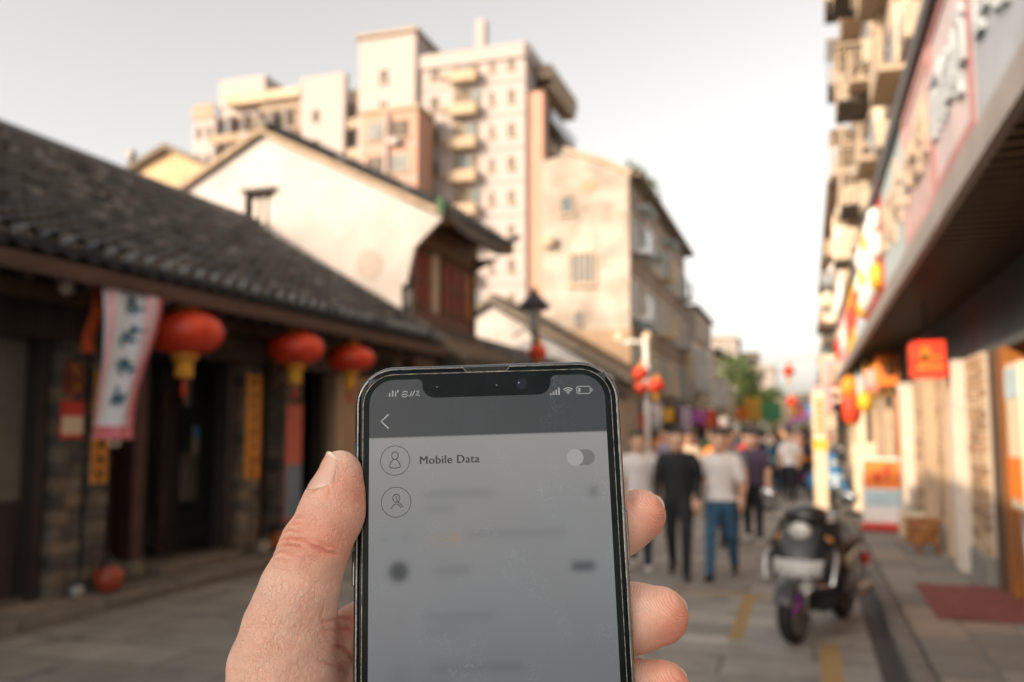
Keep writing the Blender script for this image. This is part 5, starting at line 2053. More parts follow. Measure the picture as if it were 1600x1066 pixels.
def fill(b, loops, z):
    """Flat face of an outline with holes."""
    tri = tessellate_polygon([[Vector((x, y, 0)) for x, y in lp] for lp in loops])
    flat = [(x, y, z) for lp in loops for x, y in lp]
    b.add(flat, [tuple(t) for t in tri])


def rings(b, prof, smooth=True):
    """Loft rounded rectangles; prof = (inset, z) from outside in. Returns nothing."""
    vs, fs = [], []
    n = 0
    for ins, z in prof:
        lp = rrect(-35.5 + ins, 35.5 - ins, -144 + ins, -ins, max(10.8 - ins, 1.0), 12)
        n = len(lp)
        vs += [(x, y, z) for x, y in lp]
    for i in range(len(prof) - 1):
        for k in range(n):
            fs.append((i * n + k, i * n + (k + 1) % n, (i + 1) * n + (k + 1) % n, (i + 1) * n + k))
    b.add(vs, fs, smooth)


def stroke(b, pts, w, z, closed=False):
    """Flat drawn line of width w."""
    n = len(pts)
    L_, R_ = [], []
    for i in range(n):
        p0 = pts[(i - 1) % n] if (closed or i > 0) else pts[i]
        p1 = pts[(i + 1) % n] if (closed or i < n - 1) else pts[i]
        t = Vector((p1[0] - p0[0], p1[1] - p0[1])).normalized()
        L_.append((pts[i][0] - t.y * w / 2, pts[i][1] + t.x * w / 2, z))
        R_.append((pts[i][0] + t.y * w / 2, pts[i][1] - t.x * w / 2, z))
    m = n if closed else n - 1
    b.add(L_ + R_, [(i, (i + 1) % n, n + (i + 1) % n, n + i) for i in range(m)])


def arc(cx, cy, r, a0, a1, n=24, ry=None):
    return [(cx + r * math.cos(R(a0 + (a1 - a0) * k / n)), cy + (ry or r) * math.sin(R(a0 + (a1 - a0) * k / n))) for k in range(n + 1)]


phone = thing('smartphone', 'black smartphone held upright, grey settings screen reading Mobile Data', 'phone')
phone.matrix_world = HERO

m_frame = mat('phone_frame_steel', (0.20, 0.215, 0.23), 0.15, 0.2, 900, metal=1.0)
m_gasket = mat('phone_gasket', (0.006, 0.006, 0.006), 0.5, 0.2, 500)
m_wear = mat('phone_chipped_edge', (0.20, 0.19, 0.165), 0.35, 0.9, 420, metal=0.7, col2=(0.5, 0.47, 0.40))
m_back = mat('phone_back_glass', (0.01, 0.011, 0.013), 0.12, 0.2, 200)

b = MB()
rings(b, [(0.95, -7.7), (0.35, -7.35), (0.08, -6.6), (0.0, -5.2), (0.0, -2.6), (0.08, -1.5), (0.3, -0.75), (0.75, -0.3), (1.05, -0.22), (1.08, -0.6)])
mm_build(b, 'frame', m_frame, phone)
b = MB()
fill(b, [rrect(-34.55, 34.55, -143.05, -0.95, 9.85, 12)], -7.7)
mm_build(b, 'back_glass', m_back, phone)
b = MB()
rings(b, [(1.08, -0.6), (1.24, -0.6), (1.26, -0.3)], False)
mm_build(b, 'gasket', m_gasket, phone)
b = MB()
rings(b, [(1.0, -0.2), (1.09, -0.17), (1.16, -0.24)])
mm_build(b, 'chipped_edge', m_wear, phone)

# curved edge of the glass and the black border with its notch
nt_l, nt_r, nt_b, top = -17.2, 17.0, -9.0, -3.85
scr = []
sx0, sx1, sy0 = -31.45, 31.45, -139.9
scr += arc(sx1 - 6.6, top - 6.6, 6.6, 0, 90, 12)
scr += [(nt_r + 1.6, top)] + arc(nt_r + 1.4, top - 1.3, 1.3, 90, 180, 6)[1:]
scr += arc(nt_r - 3.4, nt_b + 3.5, 3.5, 0, -90, 10)
scr += arc(nt_l + 3.4, nt_b + 3.5, 3.5, -90, -180, 10)
scr += arc(nt_l - 1.4, top - 1.3, 1.3, 0, 90, 6)
scr += arc(sx0 + 6.6, top - 6.6, 6.6, 90, 180, 12)
scr += arc(sx0 + 6.6, sy0 + 6.6, 6.6, 180, 270, 12)
scr += arc(sx1 - 6.6, sy0 + 6.6, 6.6, 270, 360, 12)
m_glass = mat('phone_black_glass', (0.004, 0.007, 0.008), 0.10, 0.5, 120, spec=0.11)
b = MB()
rings(b, [(1.26, -0.34), (1.5, -0.16), (1.9, -0.03), (2.35, 0.02), (2.6, 0.025)])
fill(b, [rrect(-32.9, 32.9, -141.4, -2.6, 8.2, 12), scr], 0.025)
bez = mm_build(b, 'front_glass', m_glass, phone)
b = MB()
rings(b, [(2.33, 0.028), (2.40, 0.045), (2.47, 0.028)])
mm_build(b, 'protector_edge', m_wear, bez)

# earpiece slot, cameras
b = MB()
b.add([(x, y, -0.02 + 0.05) for x, y in [(-6.3, -0.95), (6.2, -0.95), (5.2, -2.15), (-5.3, -2.15)]], [(0, 1, 2, 3)])
ear = mm_build(b, 'earpiece', mat('earpiece_mesh', (0.03, 0.03, 0.028), 0.7, 0.8, 2500, bump=0.5, bscale=5000), phone)
b = MB()
stroke(b, [(-6.6, -0.75), (-5.4, -2.3), (5.3, -2.3), (6.5, -0.75)], 0.14, 0.04)
mm_build(b, 'earpiece_rim', m_wear, ear)
b = MB()
fill(b, [arc(9.3, -5.9, 1.5, 0, 345, 23)], 0.035)
lens = mm_build(b, 'front_camera', mat('lens_glass', (0.004, 0.009, 0.018), 0.1, 0.3, 300, spec=0.2), phone)
b = MB()
fill(b, [arc(8.6, -5.6, 0.22, 0, 345, 12)], 0.045)
mm_build(b, 'lens_glint', mat('glint_tone', (0.25, 0.3, 0.33), 0.2, 0.2, 500), lens)  # pale dot: a glint painted on the lens
for sx in (-13.4, 2.6):
    b = MB()
    fill(b, [arc(sx, -6.1, 0.2, 0, 345, 10)], 0.035)
    mm_build(b, 'sensor', mat('sensor_dot', (0.16, 0.19, 0.20), 0.3, 0.2, 500), phone)

# side buttons on the left edge, one on the right
for y0, y1, d in ((-24.0, -19.5, 0.55), (-37.5, -28.5, 0.6), (-57.2, -48.2, 0.75)):
    b = MB()
    b.box(-35.5 - d, -35.2, y0, y1, -5.2, -2.7, bev=0.35)
    mm_build(b, 'side_button', m_frame, phone)
b = MB()
b.box(35.2, 36.05, -56, -40, -5.2, -2.7, bev=0.35)
mm_build(b, 'power_button', m_frame, phone)

# the lit display: its picture is a print on a fine grid
gx = np.linspace(sx0 - 0.3, sx1 + 0.3, 170)
gy = np.linspace(sy0 - 0.3, top + 0.3, 360)
GX, GY = np.meshgrid(gx, gy, indexing='ij')
rng = np.random.default_rng(5)


def blob(cx, cy, hw, hh, soft):
    sg = lambda t: 1 / (1 + np.exp(-np.clip(t, -40, 40)))
    soft, hh = soft * 0.62, hh * 1.15
    if hw > 1.5 and abs(hw - hh / 1.15) < 0.5:           # round picture
        return sg((hw * 1.1 - np.hypot(GX - cx, GY - cy)) / (soft * 0.8))
    return sg((GX - cx + hw) / soft) * sg((cx + hw - GX) / soft) * sg((GY - cy + hh) / soft) * sg((cy + hh - GY) / soft)


def wob(nx, ny, seed):
    r = np.random.default_rng(seed)
    out = np.zeros_like(GX)
    for _ in range(14):
        kx, ky = r.normal(0, nx), r.normal(0, ny)
        out += np.cos(GX * kx + GY * ky + r.uniform(0, 6.28))
    return out / 14 ** 0.5


tt = np.clip((-19.4 - GY) / 60.0, 0, 1)[..., None]
body = np.array(srgb(155, 152, 148)) * (1 - tt) ** 1.2 + np.array(srgb(117, 120, 125)) * (1 - (1 - tt) ** 1.2)
body = body * (1 + 0.035 * wob(0.09, 0.09, 1)[..., None] + 0.03 * wob(0.07, 0.07, 2)[..., None] * np.array([1.0, 0.2, -0.6]))
for cx, cy, hw, hh, soft, a, col in (
        (-8.5, -34.6, 9.0, 0.7, 0.9, 0.40, (86, 92, 97)), (-12.8, -38.2, 4.0, 0.6, 0.9, 0.36, (86, 92, 97)), (27.2, -35.0, 0.9, 1.0, 0.8, 0.7, (58, 63, 66)),
        (-27.3, -45.6, 1.0, 0.6, 0.7, 0.35, (90, 105, 110)), (-21.8, -45.6, 0.9, 0.6, 0.8, 0.30, (84, 90, 96)), (-13.0, -46.0, 1.8, 0.6, 0.8, 0.45, (150, 122, 92)),
        (-9.4, -45.8, 1.3, 0.8, 0.8, 0.5, (176, 124, 84)), (6.5, -45.0, 13.0, 0.5, 0.9, 0.42, (92, 90, 99)),
        (-23.7, -53.8, 2.2, 2.2, 1.0, 0.97, (48, 52, 58)), (-10.0, -53.8, 4.6, 0.7, 0.9, 0.45, (80, 84, 92)), (23.6, -53.8, 3.0, 1.0, 0.75, 0.95, (56, 60, 66)),
        (-23.0, -65.6, 0.8, 0.8, 1.2, 0.28, (96, 84, 80)), (-8.5, -65.2, 9.0, 0.7, 0.9, 0.42, (86, 92, 97)), (-12.0, -68.6, 4.6, 0.6, 0.9, 0.38, (86, 92, 97)),
        (-23.5, -79.5, 2.2, 1.8, 1.5, 0.35, (100, 102, 108)), (-4.0, -77.6, 12.0, 0.8, 0.9, 0.45, (82, 90, 94)), (-14.5, -81.0, 4.0, 0.6, 0.9, 0.38, (86, 92, 97)),
        (-23.5, -93.5, 2.3, 2.3, 1.1, 0.8, (60, 66, 72)), (-6.0, -92.0, 10.0, 0.7, 0.9, 0.42, (84, 90, 95)), (-4.0, -106.0, 11.0, 0.7, 0.9, 0.42, (84, 90, 95)),
        (-23.5, -107.5, 2.3, 2.3, 1.1, 0.6, (70, 76, 82)), (-5.0, -121.0, 11.0, 0.7, 0.9, 0.42, (84, 90, 95))):
    w = (a * blob(cx, cy, hw, hh, soft))[..., None]
    body = body * (1 - w) + np.array(srgb(*col)) * w
u = np.clip((GX + 31) / 62, 0, 1)[..., None]
head = np.array(srgb(64, 65, 67)) * (1 - u) + np.array(srgb(54, 60, 62)) * u
head = head * (1 + 0.05 * wob(0.2, 0.2, 3)[..., None])
hm = 1 / (1 + np.exp(-np.clip((GY + 19.4) / 0.07, -40, 40)))[..., None]
pix = (body * (1 - hm) + head * hm).reshape(-1, 3)
V = np.stack([GX.ravel(), GY.ravel(), np.full(GX.size, 0.0)], 1) * MM
n0, n1 = GX.shape
ii, jj = np.meshgrid(np.arange(n0 - 1), np.arange(n1 - 1), indexing='ij')
a0 = (ii * n1 + jj).ravel()
F = np.stack([a0, a0 + n1, a0 + n1 + 1, a0 + 1], 1)

m_scr = bpy.data.materials.new('display')
m_scr.use_nodes = True
nt = m_scr.node_tree
ps = nt.nodes['Principled BSDF']
at = nt.nodes.new('ShaderNodeAttribute')
at.attribute_name = 'picture'
nt.links.new(at.outputs['Color'], ps.inputs['Emission Color'])
ps.inputs['Emission Strength'].default_value = 0.77 / EXPO
ps.inputs['Roughness'].default_value = 0.16
ps.inputs['Specular IOR Level'].default_value = 0.25
tc = nt.nodes.new('ShaderNodeTexCoord')
# greasy smears and hair scratches left on the glass
sm1 = nt.nodes.new('ShaderNodeTexNoise')
sm1.inputs['Scale'].default_value = 75
sm1.inputs['Detail'].default_value = 3
sm2 = nt.nodes.new('ShaderNodeTexNoise')
sm2.inputs['Scale'].default_value = 650
sm2.inputs['Detail'].default_value = 8
sm2.inputs['Distortion'].default_value = 2.5
nt.links.new(tc.outputs['Object'], sm1.inputs['Vector'])
nt.links.new(tc.outputs['Object'], sm2.inputs['Vector'])
r1 = nt.nodes.new('ShaderNodeMapRange')
r1.inputs[1].default_value, r1.inputs[2].default_value = 0.52, 0.72
r2 = nt.nodes.new('ShaderNodeMapRange')
r2.inputs[1].default_value, r2.inputs[2].default_value = 0.48, 0.75
nt.links.new(sm1.outputs['Fac'], r1.inputs[0])
nt.links.new(sm2.outputs['Fac'], r2.inputs[0])
mu = nt.nodes.new('ShaderNodeMath')
mu.operation = 'MULTIPLY'
nt.links.new(r1.outputs[0], mu.inputs[0])
nt.links.new(r2.outputs[0], mu.inputs[1])
mx = nt.nodes.new('ShaderNodeMix')
mx.data_type = 'RGBA'
mx.inputs[6].default_value = (0.012, 0.013, 0.014, 1)
mx.inputs[7].default_value = (0.055, 0.075, 0.08, 1)
nt.links.new(mu.outputs[0], mx.inputs[0])
nt.links.new(mx.outputs[2], ps.inputs['Base Color'])
rr = nt.nodes.new('ShaderNodeMapRange')
rr.inputs[3].default_value, rr.inputs[4].default_value = 0.14, 0.34
nt.links.new(mu.outputs[0], rr.inputs[0])
nt.links.new(rr.outputs[0], ps.inputs['Roughness'])
me = np_mesh('screen', V, F, [m_scr], smooth=False)
ca = me.color_attributes.new('picture', 'FLOAT_COLOR', 'POINT')
ca.data.foreach_set('color', np.concatenate([pix, np.ones((len(pix), 1))], 1).astype(np.float32).ravel())
screen = link(bpy.data.objects.new('screen', me), phone)


def ui(name, col, draw, z=0.012):
    b = MB()
    draw(b, z)
    m = mat('display_ink_%d_%d_%d' % col, (0.01, 0.01, 0.01), 0.18, 0.1, 100, emit=srgb(*col), emit_s=0.85 / EXPO, spec=0.25)
    return mm_build(b, name, m, screen)


INK, PALE = (46, 45, 45), (168, 168, 166)
ui('back_chevron', (176, 176, 174), lambda b, z: stroke(b, [(-26.35, -13.1), (-28.3, -14.95), (-26.35, -16.85)], 0.36, z))


def time_text(b, z):
    for x, h0, h1 in ((-26.1, -8.35, -7.3), (-25.3, -8.35, -6.7), (-24.5, -8.35, -7.0), (-23.9, -7.3, -6.6)):
        stroke(b, [(x, h0), (x + 0.08, h1)], 0.34, z)
    stroke(b, [(-22.7, -7.35), (-21.9, -7.0), (-21.2, -7.3)], 0.26, z)
    stroke(b, [(-22.9, -8.0), (-21.9, -7.75), (-21.1, -8.1), (-21.8, -8.55), (-22.7, -8.4)], 0.24, z)
    stroke(b, [(-20.7, -8.5), (-20.1, -7.1)], 0.24, z)
    stroke(b, [(-20.1, -8.4), (-19.3, -6.9)], 0.24, z)
    stroke(b, [(-18.9, -7.2), (-18.2, -6.95), (-18.4, -7.6), (-19.1, -8.1), (-18.0, -8.2)], 0.24, z)


ui('clock_text', PALE, time_text)


def bars(b, z):
    for k in range(4):
        x = 16.8 + k * 0.74
        h = (0.45, 0.95, 1.4, 1.95)[k]
        b.add([(x, -9.25, z), (x + 0.42, -9.25, z), (x + 0.42, -9.25 + h, z), (x, -9.25 + h, z)], [(0, 1, 2, 3)])


ui('signal_bars', PALE, bars)


def wifi(b, z):
    for r in (0.62, 1.15, 1.7):
        stroke(b, arc(21.7, -9.1, r, 42, 138, 10), 0.27, z)
    fill(b, [arc(21.7, -8.95, 0.22, 0, 330, 10)], z)


ui('wifi_mark', PALE, wifi)


def battery(b, z):
    stroke(b, rrect(24.0, 27.6, -9.1, -7.15, 0.45, 4), 0.2, z, True)
    b.add([(24.45, -8.75, z), (24.95, -8.75, z), (24.95, -7.5, z), (24.45, -7.5, z)], [(0, 1, 2, 3)])
    stroke(b, [(27.95, -8.6), (28.1, -8.1), (27.95, -7.7)], 0.26, z)


ui('battery_mark', PALE, battery)


def icon1(b, z):
    stroke(b, arc(-24.6, -25.4, 3.85, 0, 352, 46), 0.17, z, True)
    stroke(b, arc(-24.65, -24.1, 0.85, 0, 345, 20, 1.0), 0.24, z, True)
    stroke(b, [(-25.0, -25.05), (-25.7, -25.8), (-26.1, -26.9), (-25.9, -27.25), (-24.6, -27.4), (-23.4, -27.25), (-23.2, -26.9), (-23.6, -25.8), (-24.3, -25.05)], 0.24, z)


def icon2(b, z):
    stroke(b, arc(-24.35, -36.2, 3.85, 0, 352, 46), 0.17, z, True)
    stroke(b, arc(-24.3, -35.2, 0.92, 0, 345, 20, 1.05), 0.22, z, True)
    stroke(b, [(-24.4, -34.5), (-24.2, -35.4), (-24.0, -36.0), (-23.0, -36.9), (-22.5, -37.5)], 0.22, z)
    stroke(b, [(-25.6, -37.9), (-25.1, -37.0), (-24.4, -36.6), (-23.7, -36.9), (-23.0, -37.7)], 0.24, z)


ui('contact_icon', INK, icon1)
ui('contact_icon', INK, icon2)
ui('toggle_track', (113, 113, 112), lambda b, z: fill(b, [rrect(20.6, 27.9, -28.1, -24.0, 2.04, 12)], z))
ui('toggle_knob', (163, 161, 158), lambda b, z: fill(b, [arc(22.75, -26.05, 2.2, 0, 352, 45)], z), 0.02)

cu = bpy.data.curves.new('menu_text', 'FONT')
cu.body = 'Mobile Data'
cu.size = 3.35
cu.space_character = 1.06
cu.offset = 0.0
cu.resolution_u = 6
to = bpy.data.objects.new('menu_text', cu)
COL.objects.link(to)
dg = bpy.context.evaluated_depsgraph_get()
tm = bpy.data.meshes.new_from_object(to.evaluated_get(dg))
bpy.data.objects.remove(to)
co = np.zeros(len(tm.vertices) * 3, np.float32)
tm.vertices.foreach_get('co', co)
co = co.reshape(-1, 3)
co = (co - [co[:, 0].min(), 0, 0]) * (15.6 / np.ptp(co[:, 0]))
co += [-18.1, -26.55, 0.012]
tm.vertices.foreach_set('co', (co * MM).astype(np.float32).ravel())
tm.materials.clear()
tm.materials.append(_M['display_ink_%d_%d_%d' % INK])
bm = bmesh.new()                                     # a second pass a hair to the right makes the strokes bolder
bm.from_mesh(tm)
gm = bmesh.ops.duplicate(bm, geom=bm.verts[:] + bm.edges[:] + bm.faces[:])['geom']
bmesh.ops.translate(bm, vec=(0.14 * MM, 0.03 * MM, 0.004 * MM), verts=[v for v in gm if isinstance(v, bmesh.types.BMVert)])
bm.to_mesh(tm)
bm.free()
link(bpy.data.objects.new('menu_text', tm), screen)

# ------------------------------------------------------------------ the left hand
TH = [((-57, -110, -22), 21), ((-54.5, -77, -8), 13.2), ((-52.0, -66.5, -3.5), 10.8), ((-49.0, -57.5, 0.3), 9.0), ((-44.6, -47, 2.0), 8.0), ((-40.9, -37.6, 1.6), 7.4), ((-38.7, -28.2, 0.6), 5.8)]
FI = {
    'index': [((-29, -76, -27), 12.5), ((8, -54, -27), 9.6), ((27, -46.2, -16.5), 8.4), ((34.5, -43.6, -12.8), 8.1), ((40.2, -41.2, -11.0), 7.1)],
    'middle': [((-31, -94, -32), 12.5), ((7, -74, -31), 9.8), ((29, -68.6, -16.5), 8.9), ((37, -67.8, -12.8), 8.8), ((43.8, -67.4, -11.3), 7.7)],
    'ring': [((-30, -110, -34), 12), ((5, -94, -31), 9.4), ((28, -88.2, -16.5), 8.6), ((36, -87, -12.8), 8.4), ((43, -85.8, -11.3), 7.5)],
    'little': [((-29, -124, -33), 11), ((2, -112, -28), 8.2), ((22, -106, -15.5), 7.2), ((34, -104.5, -11.5), 6.3)],
}
WR = (-52, -165, -26)
NAIL_DIR = np.array([-0.76, -0.16, 0.70])


def hand_sdf(P):
    d = None
    for i in range(len(TH) - 1):
        (a, ra), (c, rc) = TH[i], TH[i + 1]
        q = round_cone(P, a, c, ra, rc, ((-0.8, -0.2, 0.6), 0.93) if i >= 4 else None)
        d = q if d is None else smin(d, q, 4.5)
    # pad of the thumb bulging over the phone's edge; knuckle
    d = smin(d, round_cone(P, (-39.4, -39, 1.2), (-38.2, -33, 0.6), 6.4, 5.2), 3.0)
    d = smin(d, round_cone(P, (-46.2, -47, 2.5), (-46.8, -49, 2.5), 6.6, 6.6), 3.0)
    palm = None
    for k in ('index', 'middle', 'ring', 'little'):
        a, ra = FI[k][0]
        q = round_cone(P, a, WR, ra, 22, ((0.25, 0.1, 0.96), 0.8))
        palm = q if palm is None else smin(palm, q, 7)
    q = round_cone(P, (-57, -110, -22), (-34, -84, -24), 19, 9)        # web between thumb and index
    palm = smin(palm, q, 9)
    palm = smin(palm, round_cone(P, (-44, -72, -15.5), (-33, -68.5, -19.5), 6.8, 8.8), 4)
    palm = smin(palm, round_cone(P, (-40, -128, -18), WR, 24, 23), 9)
    palm = smin(palm, round_cone(P, WR, (-74, -300, 52), 25, 33, ((0, 0.5, 1), 0.85)), 14)
    palm = smin(palm, round_cone(P, (-74, -300, 52), (-92, -420, 120), 33, 40), 14)
    d = smin(d, palm, 5.0)
    for k, ch in FI.items():
        q = None
        for i in range(len(ch) - 1):
            w = round_cone(P, ch[i][0], ch[i + 1][0], ch[i][1], ch[i + 1][1])
            q = w if q is None else smin(q, w, 2.5)
        d = smin(d, q, 1.6)
    # flesh gives way where the phone is
    e = np.abs(P - np.array([0, -72, -3.85], np.float32)) - np.array([35.5 - 1.6, 72 - 1.6, 3.85 - 1.6], np.float32)
    ph = np.sqrt((np.maximum(e, 0) ** 2).sum(-1)) + np.minimum(e.max(-1), 0) - 1.62
    ph2 = -ph
    h = np.clip(0.5 + 0.5 * (d - ph2) / 0.8, 0, 1)
    d = ph2 + (d - ph2) * h + 0.8 * h * (1 - h) * 0.5
    return d


def grow(a, b, s0, s1):
    """axis from a to b whose steps grow from s0 to s1"""
    out = [a]
    s = s0
    sg = 1 if b > a else -1
    while (b - out[-1]) * sg > 0:
        out.append(out[-1] + sg * s)
        s = min(s * 1.06, s1)
    return out


HS = 0.42
FAR[0] = 26.0
ax = grow(-74, -150, 0.7, 4)[::-1] + list(np.arange(-73.5, -34, HS)) + grow(-33.6, 34, 0.6, 1.6)[:-1]
ax += list(np.arange(ax[-1] + HS, 56, HS))
ay = grow(-90, -440, 0.7, 5)[::-1] + list(np.arange(-89.5, -17, HS))
az = grow(-20, -70, 0.6, 3)[::-1] + list(np.arange(-19.5, 13.2, HS)) + grow(13.6, 175, 0.8, 5)
V, F = surface_nets(hand_sdf, ax, ay, az)
def field(Q):
    return np.concatenate([hand_sdf(Q[i:i + 1500].astype(np.float32)) for i in range(0, len(Q), 1500)])


e = 0.15                                             # settle the vertices on the true surface
g = np.stack([(field(V + np.array(o)) - field(V - np.array(o))) / (2 * e) for o in ((e, 0, 0), (0, e, 0), (0, 0, e))], 1)
gl = np.linalg.norm(g, axis=1, keepdims=True)
N = g / np.maximum(gl, 1e-4)
V = V - np.clip(field(V)[:, None] / np.maximum(gl, 0.3), -0.6, 0.6) * N

# creases: polylines seen from the front of the thumb and on the finger pads, cut into the surface
rng = np.random.default_rng(11)
disp = np.zeros(len(V))
front = np.clip(N[:, 2] * 1.6 + 0.55, 0, 1)


def crease(pts, depth, width):
    global disp
    P2 = V[:, :2]
    best = np.full(len(V), 1e9)
    taper = np.zeros(len(V))
    pts = np.asarray(pts, float)
    sl = np.linalg.norm(np.diff(pts, axis=0), axis=1)
    tot, run = sl.sum(), 0.0
    lo, hi = pts.min(0) - 3, pts.max(0) + 3
    sel = np.nonzero(((P2 > lo) & (P2 < hi)).all(1) & (V[:, 2] > -20))[0]
    if not len(sel):
        return
    Q = P2[sel]
    bb = best[sel]
    tp = taper[sel]
    for i in range(len(pts) - 1):
        ab = pts[i + 1] - pts[i]
        t = np.clip(((Q - pts[i]) @ ab) / (ab @ ab), 0, 1)
        dd = np.linalg.norm(Q - pts[i] - t[:, None] * ab, axis=1)
        u = (run + t * sl[i]) / tot
        m = dd < bb
        bb[m] = dd[m]
        tp[m] = np.sin(np.pi * np.clip(u[m], 0.02, 0.98)) ** 0.5
        run += sl[i]
    disp[sel] -= depth * tp * np.exp(-(bb / width) ** 2) * front[sel]


def wander(p0, p1, bow, seed, n=7, jit=0.35):
    r = np.random.default_rng(seed)
    p0, p1 = np.array(p0, float), np.array(p1, float)
    t = np.linspace(0, 1, n)[:, None]
    nrm = np.array([-(p1 - p0)[1], (p1 - p0)[0]])
    nrm /= np.linalg.norm(nrm)
    return p0 + (p1 - p0) * t + nrm * (4 * bow * t * (1 - t)) + r.normal(0, jit, (n, 2)) * np.sin(np.pi * t)


# knuckle of the thumb
for k, (p0, p1, bow, dp) in enumerate([((-53.6, -45.6), (-44.6, -45.9), 1.0, .42), ((-53.0, -43.9), (-46.5, -43.4), 0.9, .34), ((-54.6, -47.3), (-45.5, -47.6), 1.2, .30), ((-51.6, -42.0), (-46.0, -41.4), 0.6, .26),
                                       ((-55.5, -49.2), (-47.5, -49.4), 1.1, .24), ((-44.8, -46.0), (-37.3, -48.9), -0.5, .50), ((-43.5, -45.0), (-37.4, -47.6), -0.4, .22), ((-56.4, -51.2), (-49, -50.7), 1.0, .18),
                                       ((-50.0, -40.4), (-46.2, -39.8), 0.4, .18), ((-57.6, -53.4), (-50.5, -52.2), 0.8, .14), ((-45.5, -33.6), (-43.2, -32.3), -0.3, .25), ((-41.4, -36.5), (-39.4, -32.5), 0.2, .16),
                                       ((-41.6, -69.0), (-41.2, -60.0), 0.5, .2), ((-41.0, -71.5), (-36.6, -78.5), 0.9, .55), ((-43.5, -74.5), (-38.6, -80.5), 0.7, .30), ((-42.0, -65.3), (-36.5, -66.6), 0.4, .35),
                                       ((-41.6, -67.6), (-36.5, -69.2), 0.4, .30)]):
    crease(wander(p0, p1, bow, k, 12, 0.22), dp * 1.25, 0.42)
# long fine lines down the shaft and the ball of the thumb
for k in range(80):
    x0 = rng.uniform(-58, -40)
    y0 = rng.uniform(-66, -52)
    ln = rng.uniform(5, 12)
    crease(wander((x0, y0), (x0 - 0.32 * ln + rng.normal(0, .6), y0 - ln), rng.normal(0, .5), 100 + k, 8, 0.25), rng.uniform(.02, .07), 0.32)
for k in range(110):
    x0 = rng.uniform(-70, -42)
    y0 = rng.uniform(-86, -62)
    ln = rng.uniform(4, 11)
    an = R(rng.choice([-28, 22, -8, 50]) + rng.normal(0, 9))
    crease(wander((x0, y0), (x0 + ln * math.cos(an), y0 + ln * math.sin(an)), rng.normal(0, .6), 300 + k, 8, 0.3), rng.uniform(.02, .07), 0.32)
for k in range(16):                                        # pads of the fingers
    c = [(42, -41), (44, -67), (43, -86)][k % 3]
    x0, y0 = c[0] + rng.uniform(-5, 3), c[1] + rng.uniform(-6, 6)
    crease(wander((x0, y0), (x0 + rng.uniform(2, 5), y0 + rng.uniform(-3, 3)), 0.3, 500 + k), rng.uniform(.04, .09), 0.5)
lump = 0.10 * np.sin(V[:, 0] * 0.55 + 1.3 * np.sin(V[:, 1] * .31)) * np.sin(V[:, 1] * 0.47 + V[:, 2] * .3)
V = V + N * (disp + lump)[:, None]

# how red the skin is: pads, knuckle folds and nail surround carry more blood
def near(c, r):
    return np.exp(-((V - np.array(c)) ** 2).sum(1) / r ** 2)


red = 0.65 * near((-35.5, -34, 3), 8) + 0.45 * near((-45, -46, 9), 8) + 0.35 * near((-38, -47, 6), 6) + 0.65 * near((45, -42, -6), 8) + 0.7 * near((49, -70, -6), 9) + 0.6 * near((47, -86, -5), 9) + 0.45 * near((-39, -67, -8), 8)
red += np.clip(-disp * 1.1, 0, 0.5)
pale = 0.6 * near((-40, -24, 4), 5) + 0.35 * near((-52, -60, 9), 9)

m_skin = bpy.data.materials.new('skin')
m_skin.use_nodes = True
nt = m_skin.node_tree
ps = nt.nodes['Principled BSDF']
tc = nt.nodes.new('ShaderNodeTexCoord')
at = nt.nodes.new('ShaderNodeAttribute')
at.attribute_name = 'blood'
nz = nt.nodes.new('ShaderNodeTexNoise')
nz.inputs['Scale'].default_value = 180
nz.inputs['Detail'].default_value = 5
nt.links.new(tc.outputs['Object'], nz.inputs['Vector'])
ad = nt.nodes.new('ShaderNodeMath')
ad.operation = 'MULTIPLY_ADD'
ad.inputs[1].default_value = 0.5
nt.links.new(nz.outputs['Fac'], ad.inputs[0])
nt.links.new(at.outputs['Fac'], ad.inputs[2])
rp = nt.nodes.new('ShaderNodeValToRGB')
rp.color_ramp.elements[0].position = 0.05
rp.color_ramp.elements[0].color = (0.85, 0.58, 0.465, 1)
rp.color_ramp.elements[1].position = 1.0
rp.color_ramp.elements[1].color = (0.74, 0.29, 0.20, 1)
em = rp.color_ramp.elements.new(0.42)
em.color = (0.83, 0.49, 0.375, 1)
nt.links.new(ad.outputs[0], rp.inputs[0])
fold = nt.nodes.new('ShaderNodeMix')                 # the fold lines of skin are redder than the cells between them
fold.data_type = 'RGBA'
fold.blend_type = 'MULTIPLY'
fold.inputs[6].default_value = (1, 1, 1, 1)
fold.inputs[7].default_value = (0.84, 0.66, 0.58, 1)
nt.links.new(rp.outputs[0], fold.inputs[6])
nt.links.new(fold.outputs[2], ps.inputs['Base Color'])
ps.inputs['Roughness'].default_value = 0.42
ps.inputs['Specular IOR Level'].default_value = 0.45
ps.inputs['Subsurface Weight'].default_value = 0.35
ps.inputs['Subsurface Radius'].default_value = (1.0, 0.35, 0.2)
ps.inputs['Subsurface Scale'].default_value = 0.0011
